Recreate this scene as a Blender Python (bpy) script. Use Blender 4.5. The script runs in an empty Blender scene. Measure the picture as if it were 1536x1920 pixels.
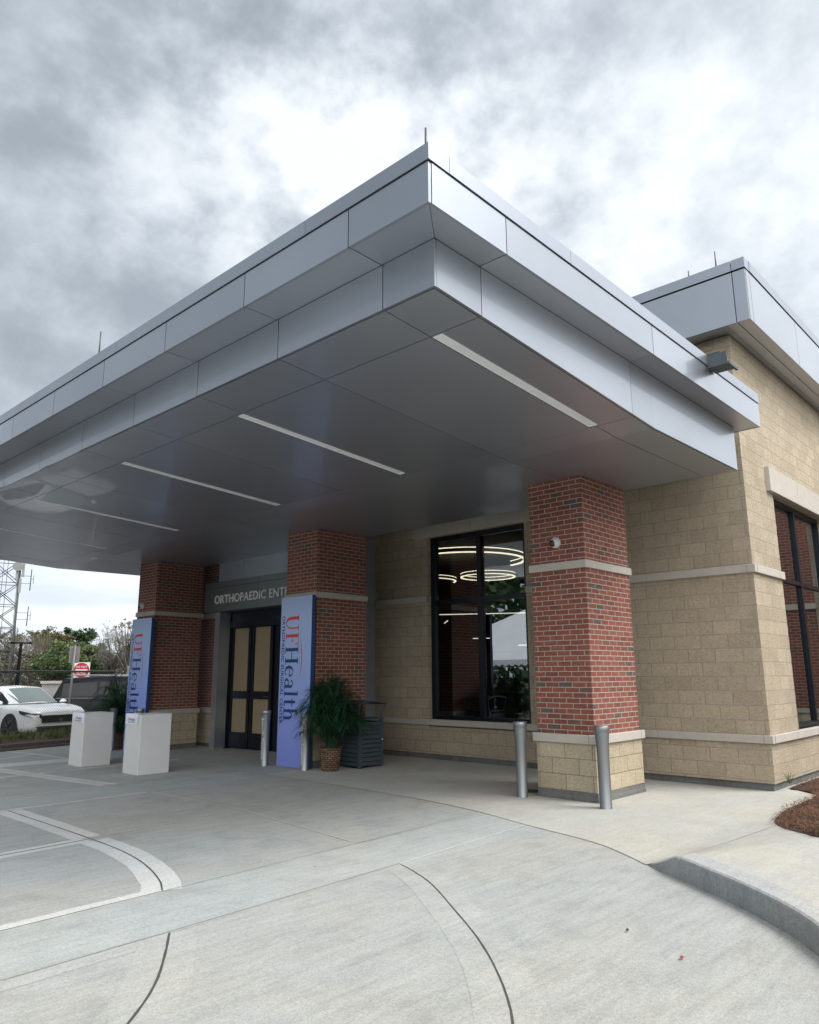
import bpy, bmesh, math, random
from mathutils import Vector, Matrix, noise
R = math.radians
PI = math.pi
C = bpy.context.scene.collection
rnd = random.Random(7)

# ------------------------------------------------------------------ materials
def newmat(name):
    m = bpy.data.materials.new(name); m.use_nodes = True
    nt = m.node_tree; nt.nodes.clear()
    out = nt.nodes.new('ShaderNodeOutputMaterial')
    return m, nt, out

class G:
    """tiny node-graph helper"""
    def __init__(s, nt): s.nt = nt
    def n(s, typ, **kw):
        d = s.nt.nodes.new(typ)
        for k, v in kw.items():
            if hasattr(d, k): setattr(d, k, v)
        return d
    def l(s, a, b): s.nt.links.new(a, b)
    def val(s, sock, v):
        if hasattr(v, 'is_output') or isinstance(v, bpy.types.NodeSocket): s.l(v, sock)
        else: sock.default_value = v
    def math(s, op, a, b=0.0, c=0.0, clamp=False):
        d = s.n('ShaderNodeMath'); d.operation = op; d.use_clamp = clamp
        s.val(d.inputs[0], a); s.val(d.inputs[1], b)
        if len(d.inputs) > 2: s.val(d.inputs[2], c)
        return d.outputs[0]
    def vmath(s, op, a, b=(0, 0, 0)):
        d = s.n('ShaderNodeVectorMath'); d.operation = op
        s.val(d.inputs[0], a); s.val(d.inputs[1], b)
        return d.outputs['Value'] if op in ('DOT_PRODUCT', 'LENGTH') else d.outputs[0]
    def noise(s, vec, scale, detail=4, rough=.55, dist=0.0):
        d = s.n('ShaderNodeTexNoise'); s.l(vec, d.inputs['Vector'])
        d.inputs['Scale'].default_value = scale; d.inputs['Detail'].default_value = detail
        d.inputs['Roughness'].default_value = rough; d.inputs['Distortion'].default_value = dist
        return d.outputs[0]
    def ramp(s, fac, stops):
        d = s.n('ShaderNodeValToRGB'); s.l(fac, d.inputs[0])
        e = d.color_ramp.elements
        while len(e) > 1: e.remove(e[-1])
        e[0].position = stops[0][0]; e[0].color = col(stops[0][1])
        for p, c in stops[1:]:
            x = e.new(p); x.color = col(c)
        return d.outputs[0]
    def mix(s, fac, a, b, mode='MIX'):
        d = s.n('ShaderNodeMix'); d.data_type = 'RGBA'; d.blend_type = mode
        s.val(d.inputs[0], fac)
        s.val(d.inputs[6], col(a) if isinstance(a, (tuple, float, int)) else a)
        s.val(d.inputs[7], col(b) if isinstance(b, (tuple, float, int)) else b)
        return d.outputs[2]
    def map(s, vec, scale=(1, 1, 1), loc=(0, 0, 0), rot=(0, 0, 0)):
        d = s.n('ShaderNodeMapping'); s.l(vec, d.inputs[0])
        d.inputs['Scale'].default_value = scale; d.inputs['Location'].default_value = loc
        d.inputs['Rotation'].default_value = rot
        return d.outputs[0]
    def bump(s, h, strength=.3, dist=.01, normal=None):
        d = s.n('ShaderNodeBump'); s.l(h, d.inputs['Height'])
        d.inputs['Strength'].default_value = strength; d.inputs['Distance'].default_value = dist
        if normal is not None: s.l(normal, d.inputs['Normal'])
        return d.outputs[0]
    def pos(s): return s.n('ShaderNodeNewGeometry').outputs['Position']
    def uv(s): return s.n('ShaderNodeTexCoord').outputs['UV']
    def obj(s): return s.n('ShaderNodeTexCoord').outputs['Object']

def col(c):
    if isinstance(c, (int, float)): return (c, c, c, 1)
    return (*c, 1) if len(c) == 3 else c

def princ(g, out, base, rough=.6, metal=0.0, spec=.5, normal=None, coat=0, coat_rough=.05):
    b = g.n('ShaderNodeBsdfPrincipled')
    g.val(b.inputs['Base Color'], col(base) if isinstance(base, (tuple, float, int)) else base)
    g.val(b.inputs['Roughness'], rough); g.val(b.inputs['Metallic'], metal)
    b.inputs['Specular IOR Level'].default_value = spec
    b.inputs['Coat Weight'].default_value = coat; b.inputs['Coat Roughness'].default_value = coat_rough
    if normal is not None: g.l(normal, b.inputs['Normal'])
    g.l(b.outputs[0], out.inputs[0])
    return b

def plain(name, base, rough=.6, metal=0.0, spec=.5, var=.08, scale=8, bump=0.0, bscale=60, coat=0):
    m, nt, out = newmat(name); g = G(nt)
    p = g.obj()
    nz = g.noise(p, scale, 5)
    c = g.mix(1.0, base, g.ramp(nz, [(.25, 1 - var * 2), (.75, 1 + var)]), 'MULTIPLY')
    nm = g.bump(g.noise(p, bscale, 3), bump, .004) if bump else None
    princ(g, out, c, rough, metal, spec, nm, coat)
    return m

def metal_panel(name, base, rough=.32, coat=.6, coatr=.03):
    m, nt, out = newmat(name); g = G(nt)
    p = g.pos()
    fl = g.noise(p, 900, 1)
    big = g.noise(p, .8, 3)
    c = g.mix(1.0, base, g.ramp(fl, [(.3, .95), (.7, 1.05)]), 'MULTIPLY')
    c = g.mix(1.0, c, g.ramp(big, [(.3, .95), (.7, 1.04)]), 'MULTIPLY')
    isl = g.n('ShaderNodeNewGeometry').outputs['Random Per Island']
    c = g.mix(1.0, c, g.ramp(isl, [(0, .94), (1, 1.06)]), 'MULTIPLY')
    # sheet metal is never quite flat: a faint oil-canning
    nm = g.bump(g.noise(p, 1.3, 2), .10, .05)
    princ(g, out, c, rough, .9, .5, nm, coat, coatr)
    return m

def concrete(name, base, warm=(1.03, 1.0, .96), cool=(.97, 1.0, 1.025), dark=.86, bump=.5, grain=1.0, blot=1.0):
    m, nt, out = newmat(name); g = G(nt)
    p = g.pos()
    big = g.noise(p, .45, 6, .65, .8)
    med = g.noise(p, 2.2, 8, .72, .4)
    st = g.noise(g.map(p, (1.0, 9.0, 1), rot=(0, 0, R(20))), 1.6, 8, .7, .3)
    brm = g.noise(g.map(p, (3.0, 60.0, 1), rot=(0, 0, R(12))), 1.4, 4, .7)
    fine = g.noise(p, 34, 6, .8)
    fine2 = g.noise(p, 95, 4, .75)
    c = g.mix(g.ramp(big, [(.38, 0.0), (.62, 1.0)]), tuple(b * w for b, w in zip(base, warm)), tuple(b * w for b, w in zip(base, cool)))
    c = g.mix(1.0, c, g.ramp(med, [(.28, dark), (.5, 1.0), (.75, 1.08)]), 'MULTIPLY')
    c = g.mix(.7 * blot, c, g.ramp(st, [(.3, .86), (.52, 1.0), (.75, 1.12)]), 'MULTIPLY')
    c = g.mix(.6, c, g.ramp(brm, [(.3, .93), (.7, 1.06)]), 'MULTIPLY')
    c = g.mix(1.0, c, g.ramp(fine, [(.28, 1 - .22 * grain), (.5, 1.0), (.72, 1 + .18 * grain)]), 'MULTIPLY')
    c = g.mix(1.0, c, g.ramp(fine2, [(.3, 1 - .26 * grain), (.5, 1.0), (.7, 1 + .2 * grain)]), 'MULTIPLY')
    stn = g.noise(p, 1.1, 9, .75, 1.4)
    c = g.mix(g.ramp(stn, [(.58, 0.0), (.72, .32 * blot)]), c, tuple(b * .68 for b in base))
    spk = g.n('ShaderNodeTexVoronoi'); g.l(p, spk.inputs['Vector']); spk.inputs['Scale'].default_value = 1.9
    spot = g.math('LESS_THAN', spk.outputs['Distance'], g.math('MULTIPLY', g.noise(p, 3, 1), .034))
    c = g.mix(g.math('MULTIPLY', spot, .8), c, (.05, .045, .04))
    nm = g.bump(g.math('ADD', fine, fine2), bump, .006)
    princ(g, out, c, .85, 0, .25, nm)
    return m

def brick_mat(name, bw, bh, mortar, stops, mcol, nbump=.5, rough=.85, face=0.0, off=.5, fscale=28, loc=(0, 0, 0)):
    m, nt, out = newmat(name); g = G(nt)
    uv = g.map(g.uv(), loc=loc)
    # slightly wavering joints
    wob = g.n('ShaderNodeTexNoise'); g.l(uv, wob.inputs['Vector']); wob.inputs['Scale'].default_value = 9
    w2 = g.vmath('SUBTRACT', wob.outputs[1], (.5, .5, .5))
    w3 = g.n('ShaderNodeVectorMath'); w3.operation = 'SCALE'; g.l(w2, w3.inputs[0]); w3.inputs['Scale'].default_value = .006
    uvw = g.vmath('ADD', uv, w3.outputs[0])
    b = g.n('ShaderNodeTexBrick'); g.l(uvw, b.inputs['Vector'])
    b.offset = off; b.squash = 1.0
    b.inputs['Color1'].default_value = (0, 0, 0, 1); b.inputs['Color2'].default_value = (1, 1, 1, 1)
    b.inputs['Mortar'].default_value = (.5, .5, .5, 1)
    b.inputs['Scale'].default_value = 1; b.inputs['Mortar Size'].default_value = mortar
    b.inputs['Mortar Smooth'].default_value = .15; b.inputs['Bias'].default_value = 0
    b.inputs['Brick Width'].default_value = bw; b.inputs['Row Height'].default_value = bh
    per = g.ramp(b.outputs['Color'], stops)
    pos = g.pos()
    k_ = face > .5
    nz = g.noise(pos, 7, 5); chis = g.noise(g.map(pos, (1, 1, 1.7)), 24, 8, .78, .6); fine = g.noise(pos, fscale, 6, .68); fn = g.noise(pos, 160, 2)
    c = g.mix(1.0, per, g.ramp(nz, [(.25, .93 if k_ else .86), (.75, 1.06 if k_ else 1.12)]), 'MULTIPLY')
    c = g.mix(1.0, c, g.ramp(chis if k_ else fine, [(.3, .70 if k_ else .82), (.5, 1.0), (.7, 1.24 if k_ else 1.15)]), 'MULTIPLY')  # rough-face shading put into block colour: hollows darker, high spots lighter
    c = g.mix(1.0, c, g.ramp(fn, [(.25, .84), (.75, 1.14)]), 'MULTIPLY')
    big = g.noise(pos, .8, 3)
    c = g.mix(1.0, c, g.ramp(big, [(.3, .92), (.7, 1.06)]), 'MULTIPLY')
    mc = g.mix(1.0, mcol, g.ramp(fine, [(.3, .8), (.7, 1.15)]), 'MULTIPLY')
    c = g.mix(b.outputs['Fac'], c, mc)
    inv = g.math('SUBTRACT', 1.0, b.outputs['Fac'])
    h1 = g.math('MULTIPLY', chis if k_ else fine, face)
    h = g.math('MULTIPLY', g.math('ADD', h1, .6), inv)
    nm = g.bump(h, nbump, .030 if k_ else .008)
    princ(g, out, c, rough, 0, .3, nm)
    return m

def glass_mat(name, tint=(.30, .34, .36), refl=.24):
    m, nt, out = newmat(name); g = G(nt)
    tr = g.n('ShaderNodeBsdfTransparent'); tr.inputs[0].default_value = col(tint)
    gl = g.n('ShaderNodeBsdfGlossy'); gl.inputs['Color'].default_value = (.9, .95, 1, 1); gl.inputs['Roughness'].default_value = .012
    g.l(g.bump(g.noise(g.pos(), 1.1, 1), .02, .03), gl.inputs['Normal'])
    fr = g.n('ShaderNodeFresnel'); fr.inputs[0].default_value = 1.5
    f = g.math('ADD', g.math('MULTIPLY', fr.outputs[0], .9), refl, clamp=True)
    mx = g.n('ShaderNodeMixShader'); g.l(f, mx.inputs[0]); g.l(tr.outputs[0], mx.inputs[1]); g.l(gl.outputs[0], mx.inputs[2])
    g.l(mx.outputs[0], out.inputs[0])
    return m

def emit_mat(name, c, s):
    m, nt, out = newmat(name); g = G(nt)
    e = g.n('ShaderNodeEmission'); e.inputs[0].default_value = col(c); e.inputs[1].default_value = s
    g.l(e.outputs[0], out.inputs[0]); return m

def leaf_mat(name, a, b, trans=.25, scale=3.0):
    m, nt, out = newmat(name); g = G(nt)
    nz = g.noise(g.pos(), scale, 3)
    c = g.ramp(nz, [(.3, a), (.7, b)])
    d = g.n('ShaderNodeBsdfDiffuse'); g.l(c, d.inputs[0])
    t = g.n('ShaderNodeBsdfTranslucent'); g.l(c, t.inputs[0])
    gl = g.n('ShaderNodeBsdfGlossy'); gl.inputs['Roughness'].default_value = .45; gl.inputs[0].default_value = (.6, .65, .6, 1)
    mx = g.n('ShaderNodeMixShader'); mx.inputs[0].default_value = trans
    g.l(d.outputs[0], mx.inputs[1]); g.l(t.outputs[0], mx.inputs[2])
    m2 = g.n('ShaderNodeMixShader'); m2.inputs[0].default_value = .05
    g.l(mx.outputs[0], m2.inputs[1]); g.l(gl.outputs[0], m2.inputs[2])
    g.l(m2.outputs[0], out.inputs[0]); return m

M = {}
M['panel'] = metal_panel('silver_panel', (.37, .40, .445), .36)
M['soffit'] = metal_panel('soffit_panel', (.46, .49, .55), .40, .24, .02)
M['coping'] = metal_panel('coping_metal', (.36, .39, .44), .38, .3)
M['portal'] = metal_panel('portal_panel', (.52, .58, .66), .42, .25)
M['dark'] = plain('dark_joint', (.012, .014, .017), .8)
M['roof'] = plain('roof_membrane', (.45, .45, .44), .8)
M['scupper'] = plain('scupper_metal', (.10, .115, .125), .45, .5)
M['drive'] = concrete('drive_concrete', (.358, .368, .358), dark=.82, blot=1.35)
M['walk'] = concrete('walk_concrete', (.425, .423, .395), dark=.88, grain=.8, blot=.7)
M['strip'] = concrete('washed_concrete', (.38, .388, .374), dark=.84, blot=1.2)
M['bright'] = concrete('bright_concrete', (.54, .55, .54), dark=.86, blot=.6)
M['band'] = concrete('band_concrete', (.37, .39, .385), dark=.84, blot=1.2)
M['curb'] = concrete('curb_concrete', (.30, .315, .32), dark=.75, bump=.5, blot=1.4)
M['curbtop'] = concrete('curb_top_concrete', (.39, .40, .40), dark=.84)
M['bedcurb'] = concrete('old_curb', (.12, .11, .10), dark=.7)
M['footing'] = concrete('footing_concrete', (.15, .155, .155), dark=.55, blot=1.6)
M['joint'] = plain('joint_filler', (.06, .06, .058), .9)
M['seam'] = plain('tooled_seam', (.24, .245, .24), .9)
M['brick'] = brick_mat('red_brick', .203, .0677, .0055, [(0, (.10, .08, .07)), (.035, (.12, .088, .074)), (.06, (.18, .068, .05)), (.5, (.222, .073, .053)), (.85, (.25, .086, .06)), (1.0, (.215, .09, .066))], (.375, .35, .315), .6, loc=(.03, .02, 0))
M['brickfar'] = brick_mat('inner_brick', .203, .0677, .0055, [(0, (.06, .03, .025)), (.5, (.17, .045, .04)), (1.0, (.13, .04, .035))], (.3, .29, .28), .4)
M['stone'] = brick_mat('split_face_block', .397, .1985, .007, [(0, (.49, .405, .30)), (.5, (.535, .45, .335)), (1.0, (.575, .485, .365))], (.36, .315, .25), .9, face=1.6, fscale=17, loc=(.1, .062, 0))
M['pierstone'] = brick_mat('pier_block', .397, .1985, .0045, [(0, (.45, .38, .27)), (.5, (.49, .42, .30)), (1.0, (.53, .455, .33))], (.22, .19, .14), .8, face=1.0, fscale=20, loc=(.16, .085, 0))
M['cast'] = plain('cast_stone', (.44, .41, .365), .8, var=.05, bump=.2, bscale=120)
M['castline'] = plain('cast_stone_joint', (.28, .26, .24), .9)
M['frame'] = plain('dark_bronze_frame', (.006, .010, .017), .4, .3, .5)
M['glass'] = glass_mat('window_glass')
M['tan'] = plain('tan_paper', (.30, .235, .145), .75, var=.05, scale=2)
M['white'] = plain('white_plinth', (.60, .61, .61), .55, var=.02, scale=4, bump=.05)
M['cloth'] = plain('white_cloth', (.72, .75, .85), .9, var=.05, scale=20)
M['bollard'] = metal_panel('bollard_steel', (.28, .295, .305), .46, .05, .3)
M['banner'] = None
M['orange'] = plain('logo_orange', (.62, .05, .03), .5)
M['navy'] = plain('logo_navy', (.01, .035, .15), .5)
M['letter'] = plain('sign_letter', (.9, .92, .9), .5)
M['bin'] = plain('bin_paint', (.055, .075, .095), .5, .2)
M['binin'] = plain('bin_liner', (.01, .012, .015), .8)
M['wicker'] = None
M['soil'] = plain('soil', (.03, .02, .014), .95, bump=.6)
M['palm'] = leaf_mat('palm_leaf', (.014, .055, .028), (.035, .105, .045), .25, 6)
M['grass'] = leaf_mat('grass_blade', (.06, .12, .03), (.16, .18, .06), .2, 6)
M['fakegrass'] = leaf_mat('planter_grass', (.01, .09, .05), (.02, .14, .07), .2, 9)
M['straw'] = leaf_mat('pine_straw', (.085, .04, .026), (.235, .125, .075), .1, 14)
M['strawbase'] = plain('straw_bed', (.075, .038, .026), .95, var=.3, scale=14, bump=1, bscale=40)
M['mulch'] = plain('mulch', (.12, .075, .05), .95, var=.35, scale=9, bump=1, bscale=30)
M['asphalt'] = plain('asphalt', (.055, .056, .058), .9, var=.15, scale=2, bump=.4)
M['turf'] = plain('turf', (.07, .085, .035), .95, var=.3, scale=.6, bump=.6)
M['carwhite'] = plain('white_car_paint', (.82, .84, .86), .25, 0, .5, .01, coat=1)
M['carblack'] = plain('black_car_paint', (.006, .0065, .008), .35, 0, .25, .01)
M['carglass'] = plain('car_glass', (.008, .010, .012), .12, 0, .35, .02)
M['carglasslight'] = plain('windshield_glass', (.16, .20, .20), .05, 0, .9, .02)
M['blackplastic'] = plain('black_plastic', (.012, .012, .013), .45)
M['tyre'] = plain('tyre_rubber', (.015, .015, .015), .8)
M['alloy'] = plain('dark_alloy', (.06, .06, .065), .35, .8)
M['chrome'] = plain('chrome', (.6, .6, .62), .15, 1)
M['lamp'] = plain('headlamp_lens', (.03, .034, .038), .12, .2, .6)
M['red'] = plain('tail_lens', (.28, .012, .014), .15)
M['galv'] = plain('galvanised', (.20, .21, .205), .6, .3)
M['fencewire'] = plain('fence_wire', (.15, .165, .17), .6, .2)
M['signred'] = plain('sign_red', (.42, .012, .03), .45)
M['signwhite'] = plain('sign_white', (.74, .74, .74), .5)
M['signback'] = plain('sign_back', (.30, .26, .27), .55, .3)
M['towersteel'] = plain('tower_steel', (.06, .065, .07), .85, 0, .15)
M['antenna'] = plain('antenna_white', (.22, .25, .24), .7)
M['lampblack'] = plain('pole_black', (.006, .006, .007), .9, 0, .1)
M['bark'] = plain('bark', (.075, .062, .052), .95, var=.25, scale=5, bump=.6)
M['greybark'] = plain('grey_bark', (.13, .115, .105), .95, var=.25, scale=5)
M['lime'] = leaf_mat('lime_foliage', (.075, .115, .042), (.145, .185, .08), .35, .5)
M['olive'] = leaf_mat('olive_foliage', (.085, .08, .035), (.17, .15, .07), .25, .6)
M['green'] = leaf_mat('green_foliage', (.025, .06, .022), (.055, .11, .038), .25, .6)
M['moss'] = leaf_mat('grey_moss', (.10, .095, .085), (.19, .175, .155), .2, .6)
M['brush'] = leaf_mat('brown_brush', (.085, .077, .058), (.17, .15, .11), .2, .5)
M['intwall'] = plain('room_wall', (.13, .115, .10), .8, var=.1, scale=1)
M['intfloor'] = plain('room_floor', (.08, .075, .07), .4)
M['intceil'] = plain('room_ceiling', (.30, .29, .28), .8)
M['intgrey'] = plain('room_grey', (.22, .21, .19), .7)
M['ringglow'] = emit_mat('ring_light_glow', (1.0, .82, .55), 2.0)
M['lineglow'] = emit_mat('line_light_glow', (1.0, .88, .68), 1.4)
M['ringbody'] = plain('ring_body', (.12, .09, .05), .5)
M['diff'] = plain('diffuser', (.72, .74, .75), .5, var=.03)
M['trim'] = plain('light_trim', (.85, .86, .86), .45, var=.02)
M['camwhite'] = plain('camera_white', (.62, .62, .60), .35)
M['camblack'] = plain('camera_dome', (.006, .006, .008), .08, 0, .7)
M['tent'] = plain('tent_canvas', (.78, .80, .82), .7, var=.03, scale=1)
M['leafred'] = plain('dry_leaf_red', (.25, .03, .02), .7)
M['leafbrown'] = plain('dry_leaf_brown', (.05, .03, .02), .8)
M['rod'] = plain('rod_copper', (.10, .09, .10), .5, .6)
M['blockgrey'] = plain('grey_block', (.30, .30, .29), .85, var=.12, scale=3)

def banner_mat():
    m, nt, out = newmat('banner_print'); g = G(nt)
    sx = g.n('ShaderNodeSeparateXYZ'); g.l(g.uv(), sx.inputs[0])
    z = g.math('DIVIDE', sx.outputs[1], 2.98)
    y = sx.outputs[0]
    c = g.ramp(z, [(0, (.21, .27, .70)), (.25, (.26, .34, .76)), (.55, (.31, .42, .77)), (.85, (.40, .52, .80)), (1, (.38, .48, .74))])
    b = princ(g, out, c, .5, 0, .3)
    return m
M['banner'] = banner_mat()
M['bannerside'] = plain('banner_side', (.02, .06, .19), .5)

def wicker_mat():
    m, nt, out = newmat('wicker'); g = G(nt)
    b = g.n('ShaderNodeTexBrick'); g.l(g.uv(), b.inputs['Vector'])
    b.inputs['Scale'].default_value = 1; b.inputs['Brick Width'].default_value = .075; b.inputs['Row Height'].default_value = .034
    b.inputs['Mortar Size'].default_value = .009; b.inputs['Mortar Smooth'].default_value = .8
    b.inputs['Color1'].default_value = (.15, .09, .05, 1); b.inputs['Color2'].default_value = (.30, .19, .11, 1); b.inputs['Mortar'].default_value = (.018, .01, .006, 1)
    h = g.math('SUBTRACT', 1.0, b.outputs['Fac'])
    princ(g, out, b.outputs['Color'], .6, 0, .4, g.bump(h, 1.0, .02))
    return m
M['wicker'] = wicker_mat()

# ------------------------------------------------------------------ mesh helpers
ROOT = {}
def base_of(o):
    while o.parent is not None: o = o.parent
    return Vector(o.location)

def obj(name, bm, mat, parent=None, smooth=False, label=None):
    me = bpy.data.meshes.new(name)
    if parent is not None:
        bmesh.ops.translate(bm, verts=bm.verts, vec=-base_of(parent))
        off = base_of(parent)
    else: off = Vector((0, 0, 0))
    uvl = bm.loops.layers.uv.get('UVMap')
    if uvl is None:
        uvl = bm.loops.layers.uv.new('UVMap')
        bm.normal_update()
        for f in bm.faces:
            n = f.normal
            ax = max(range(3), key=lambda i: abs(n[i]))
            for lp in f.loops:
                p = lp.vert.co + off
                lp[uvl].uv = (p.y, p.z) if ax == 0 else ((p.x, p.z) if ax == 1 else (p.x, p.y))
    if smooth:
        for f in bm.faces: f.smooth = True
    bm.to_mesh(me); bm.free()
    mats = mat if isinstance(mat, (list, tuple)) else [mat]
    for m in mats: me.materials.append(m)
    o = bpy.data.objects.new(name, me); C.objects.link(o)
    if parent is not None: o.parent = parent
    if label: o['label'] = label
    return o

def thing(name, label, cat, loc=(0, 0, 0), group=None):
    o = bpy.data.objects.new(name, None); C.objects.link(o)
    o.location = loc; o['label'] = label; o['category'] = cat
    if group: o['group'] = group
    return o
def tag(o, label, cat, group=None):
    o['label'] = label; o['category'] = cat
    if group: o['group'] = group
    return o
def struct(name, bm, mat, kind='structure', smooth=False):
    o = obj(name, bm, mat, smooth=smooth); o['kind'] = kind; return o

def box(bm, x0, x1, y0, y1, z0, z1, mi=0, skip=()):
    v = [bm.verts.new((x, y, z)) for z in (z0, z1) for y in (y0, y1) for x in (x0, x1)]
    F = {'b': (0, 2, 3, 1), 't': (4, 5, 7, 6), 'y0': (0, 1, 5, 4), 'y1': (2, 6, 7, 3), 'x0': (0, 4, 6, 2), 'x1': (1, 3, 7, 5)}
    out = []
    for k, idx in F.items():
        if k in skip: continue
        f = bm.faces.new([v[i] for i in idx]); f.material_index = mi; out.append(f)
    return out
def B(*a, **k):
    bm = bmesh.new(); box(bm, *a, **k); return bm
def bevel(bm, w, seg=1):
    bmesh.ops.bevel(bm, geom=list(bm.edges), offset=w, segments=seg, affect='EDGES', profile=.5); return bm
def quad(bm, a, b, c, d, mi=0):
    f = bm.faces.new([bm.verts.new(p) for p in (a, b, c, d)]); f.material_index = mi; return f
def tube(bm, pts, r, seg=8, cap=True, mi=0):
    pts = [Vector(p) for p in pts]; rr = r if isinstance(r, (list, tuple)) else [r] * len(pts)
    rings = []
    for i, p in enumerate(pts):
        t = (pts[min(i + 1, len(pts) - 1)] - pts[max(i - 1, 0)]).normalized()
        a = Vector((0, 0, 1)) if abs(t.z) < .9 else Vector((1, 0, 0))
        u = t.cross(a).normalized(); w = t.cross(u)
        rings.append([bm.verts.new(p + (u * math.cos(2 * PI * k / seg) + w * math.sin(2 * PI * k / seg)) * rr[i]) for k in range(seg)])
    for a, b in zip(rings, rings[1:]):
        for k in range(seg):
            f = bm.faces.new((a[k], a[(k + 1) % seg], b[(k + 1) % seg], b[k])); f.material_index = mi; f.smooth = True
    if cap and seg > 2:
        try: bm.faces.new(rings[0][::-1]).material_index = mi; bm.faces.new(rings[-1]).material_index = mi
        except ValueError: pass
def lathe(bm, cx, cy, prof, seg=32, uvr=None):
    uvl = (bm.loops.layers.uv.get('UVMap') or bm.loops.layers.uv.new('UVMap')) if uvr else None
    rings = [[bm.verts.new((cx + r * math.cos(2 * PI * k / seg), cy + r * math.sin(2 * PI * k / seg), z)) for k in range(seg)] for r, z in prof]
    for i, (a, b) in enumerate(zip(rings, rings[1:])):
        for k in range(seg):
            f = bm.faces.new((a[k], a[(k + 1) % seg], b[(k + 1) % seg], b[k])); f.smooth = True
            if uvr:
                us = (k, k + 1, k + 1, k); vs = (prof[i][1], prof[i][1], prof[i + 1][1], prof[i + 1][1])
                for lp, u, v in zip(f.loops, us, vs): lp[uvl].uv = (u * 2 * PI * uvr / seg, v)
    return rings
def prism(bm, pts, z0, z1):
    lo = [bm.verts.new((x, y, z0)) for x, y in pts]; hi = [bm.verts.new((x, y, z1)) for x, y in pts]
    n = len(pts); bm.faces.new(hi); bm.faces.new(lo[::-1])
    for i in range(n): bm.faces.new((lo[i], lo[(i + 1) % n], hi[(i + 1) % n], hi[i]))

def text_mesh(body, height=1.0, extrude=0.0, res=3, width=None, bold=.008):
    """flat outline lettering in the built-in font -> list of verts/faces, cap height = height"""
    cu = bpy.data.curves.new('lettering', 'FONT'); cu.body = body; cu.size = 1; cu.extrude = extrude; cu.resolution_u = res; cu.offset = bold; cu.space_character = 1.06
    ob = bpy.data.objects.new('lettering', cu); C.objects.link(ob)
    dg = bpy.context.evaluated_depsgraph_get(); me = bpy.data.meshes.new_from_object(ob.evaluated_get(dg))
    bm = bmesh.new(); bm.from_mesh(me)
    bpy.data.objects.remove(ob); bpy.data.meshes.remove(me); bpy.data.curves.remove(cu)
    x0 = min(v.co.x for v in bm.verts); x1 = max(v.co.x for v in bm.verts)
    cap = .729
    s = height / cap; sx = s if width is None else width / (x1 - x0)
    for v in bm.verts: v.co = Vector(((v.co.x - x0) * sx, v.co.y * s, v.co.z))
    return bm
def warp(bm, fn):
    for v in bm.verts: v.co = Vector(fn(v.co.x, v.co.y, v.co.z))
    return bm
def copy_tree(o, parent=None, loc=None):
    c = o.copy(); C.objects.link(c)
    if parent is not None: c.parent = parent
    if loc is not None: c.location = loc
    for ch in list(o.children): copy_tree(ch, c)
    return c

def gz(x, y): return -.017 * min(max(y - 11, 0), 12)
def sz(x, y): return .155 * min(max((3.15 - y) / (.36 + max(0, x - 6.1) * .42), 0), 1)

# ------------------------------------------------------------------ ground
def grid_sheet(xs, ys, zf, dz=0.0):
    bm = bmesh.new()
    V = [[bm.verts.new((x, y, zf(x, y) + dz)) for x in xs] for y in ys]
    for j in range(len(ys) - 1):
        for i in range(len(xs) - 1):
            bm.faces.new((V[j][i], V[j][i + 1], V[j + 1][i + 1], V[j + 1][i]))
    return bm
def fr(a, b, n): return [a + (b - a) * i / n for i in range(n + 1)]
struct('ground', grid_sheet([-400, -60, 60, 600], [-400, -60, 60, 700], lambda x, y: -.62), M['turf'])
struct('parking_lot', grid_sheet(fr(-60, 110, 8), fr(20.5, 60, 6), lambda x, y: -.235), M['asphalt'])
struct('driveway', grid_sheet(fr(-45, 12, 19), [-40, -20, 0, 11, 13, 15, 17, 19, 20.4], gz), M['drive'])

# the sidewalk beside the drive: flush at the columns, ramping up to the kerb
EDGE = [(4.2, .88), (4.6, 1.17), (4.994, 1.483), (5.283, 1.733), (5.61, 2.119), (5.981, 2.658), (6.142, 2.924), (6.292, 3.142), (6.6, 3.58), (6.81, 4.01), (7.04, 4.84), (7.33, 5.73), (7.52, 6.7), (7.62, 7.8), (7.68, 9.0), (7.68, 10.4)]
EDGE = [(1.2, -.7), (2.4, -.2), (3.4, .38)] + EDGE
def smooth_path(pts, sub=4):
    P = [Vector((*p, 0)) for p in pts]; out = []
    for i in range(len(P) - 1):
        p0, p1, p2, p3 = P[max(i - 1, 0)], P[i], P[i + 1], P[min(i + 2, len(P) - 1)]
        for k in range(sub):
            t = k / sub
            out.append(.5 * ((2 * p1) + (p2 - p0) * t + (2 * p0 - 5 * p1 + 4 * p2 - p3) * t * t + (3 * p1 - p0 - 3 * p2 + p3) * t ** 3))
    out.append(P[-1]); return [(p.x, p.y) for p in out]
EP = smooth_path(EDGE)
bm = bmesh.new(); rows = []
CW = .20
for i, (x, y) in enumerate(EP):
    a = EP[max(i - 1, 0)]; b = EP[min(i + 1, len(EP) - 1)]
    t = Vector((b[0] - a[0], b[1] - a[1])).normalized(); nrm = Vector((t.y, -t.x))
    k = CW if y < 3.14 else 0.0
    x0, y0 = x + nrm.x * k, y + nrm.y * k
    row = []
    for f in (0, .02, .05, .1, .2, .35, .6, 1):
        X = x0 + (16 - x0) * f; Y = y0 + (0 if y > 3.2 else (y0 - 3.2) * f * .9)
        row.append(bm.verts.new((X, Y, max(sz(x0, y0) if f == 0 else sz(X, Y), .0) + gz(X, Y) + .004)))
    rows.append(row)
for a, b in zip(rows, rows[1:]):
    for i in range(len(a) - 1): bm.faces.new((a[i], a[i + 1], b[i + 1], b[i]))
struct('sidewalk', bm, M['walk'], smooth=True)

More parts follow.
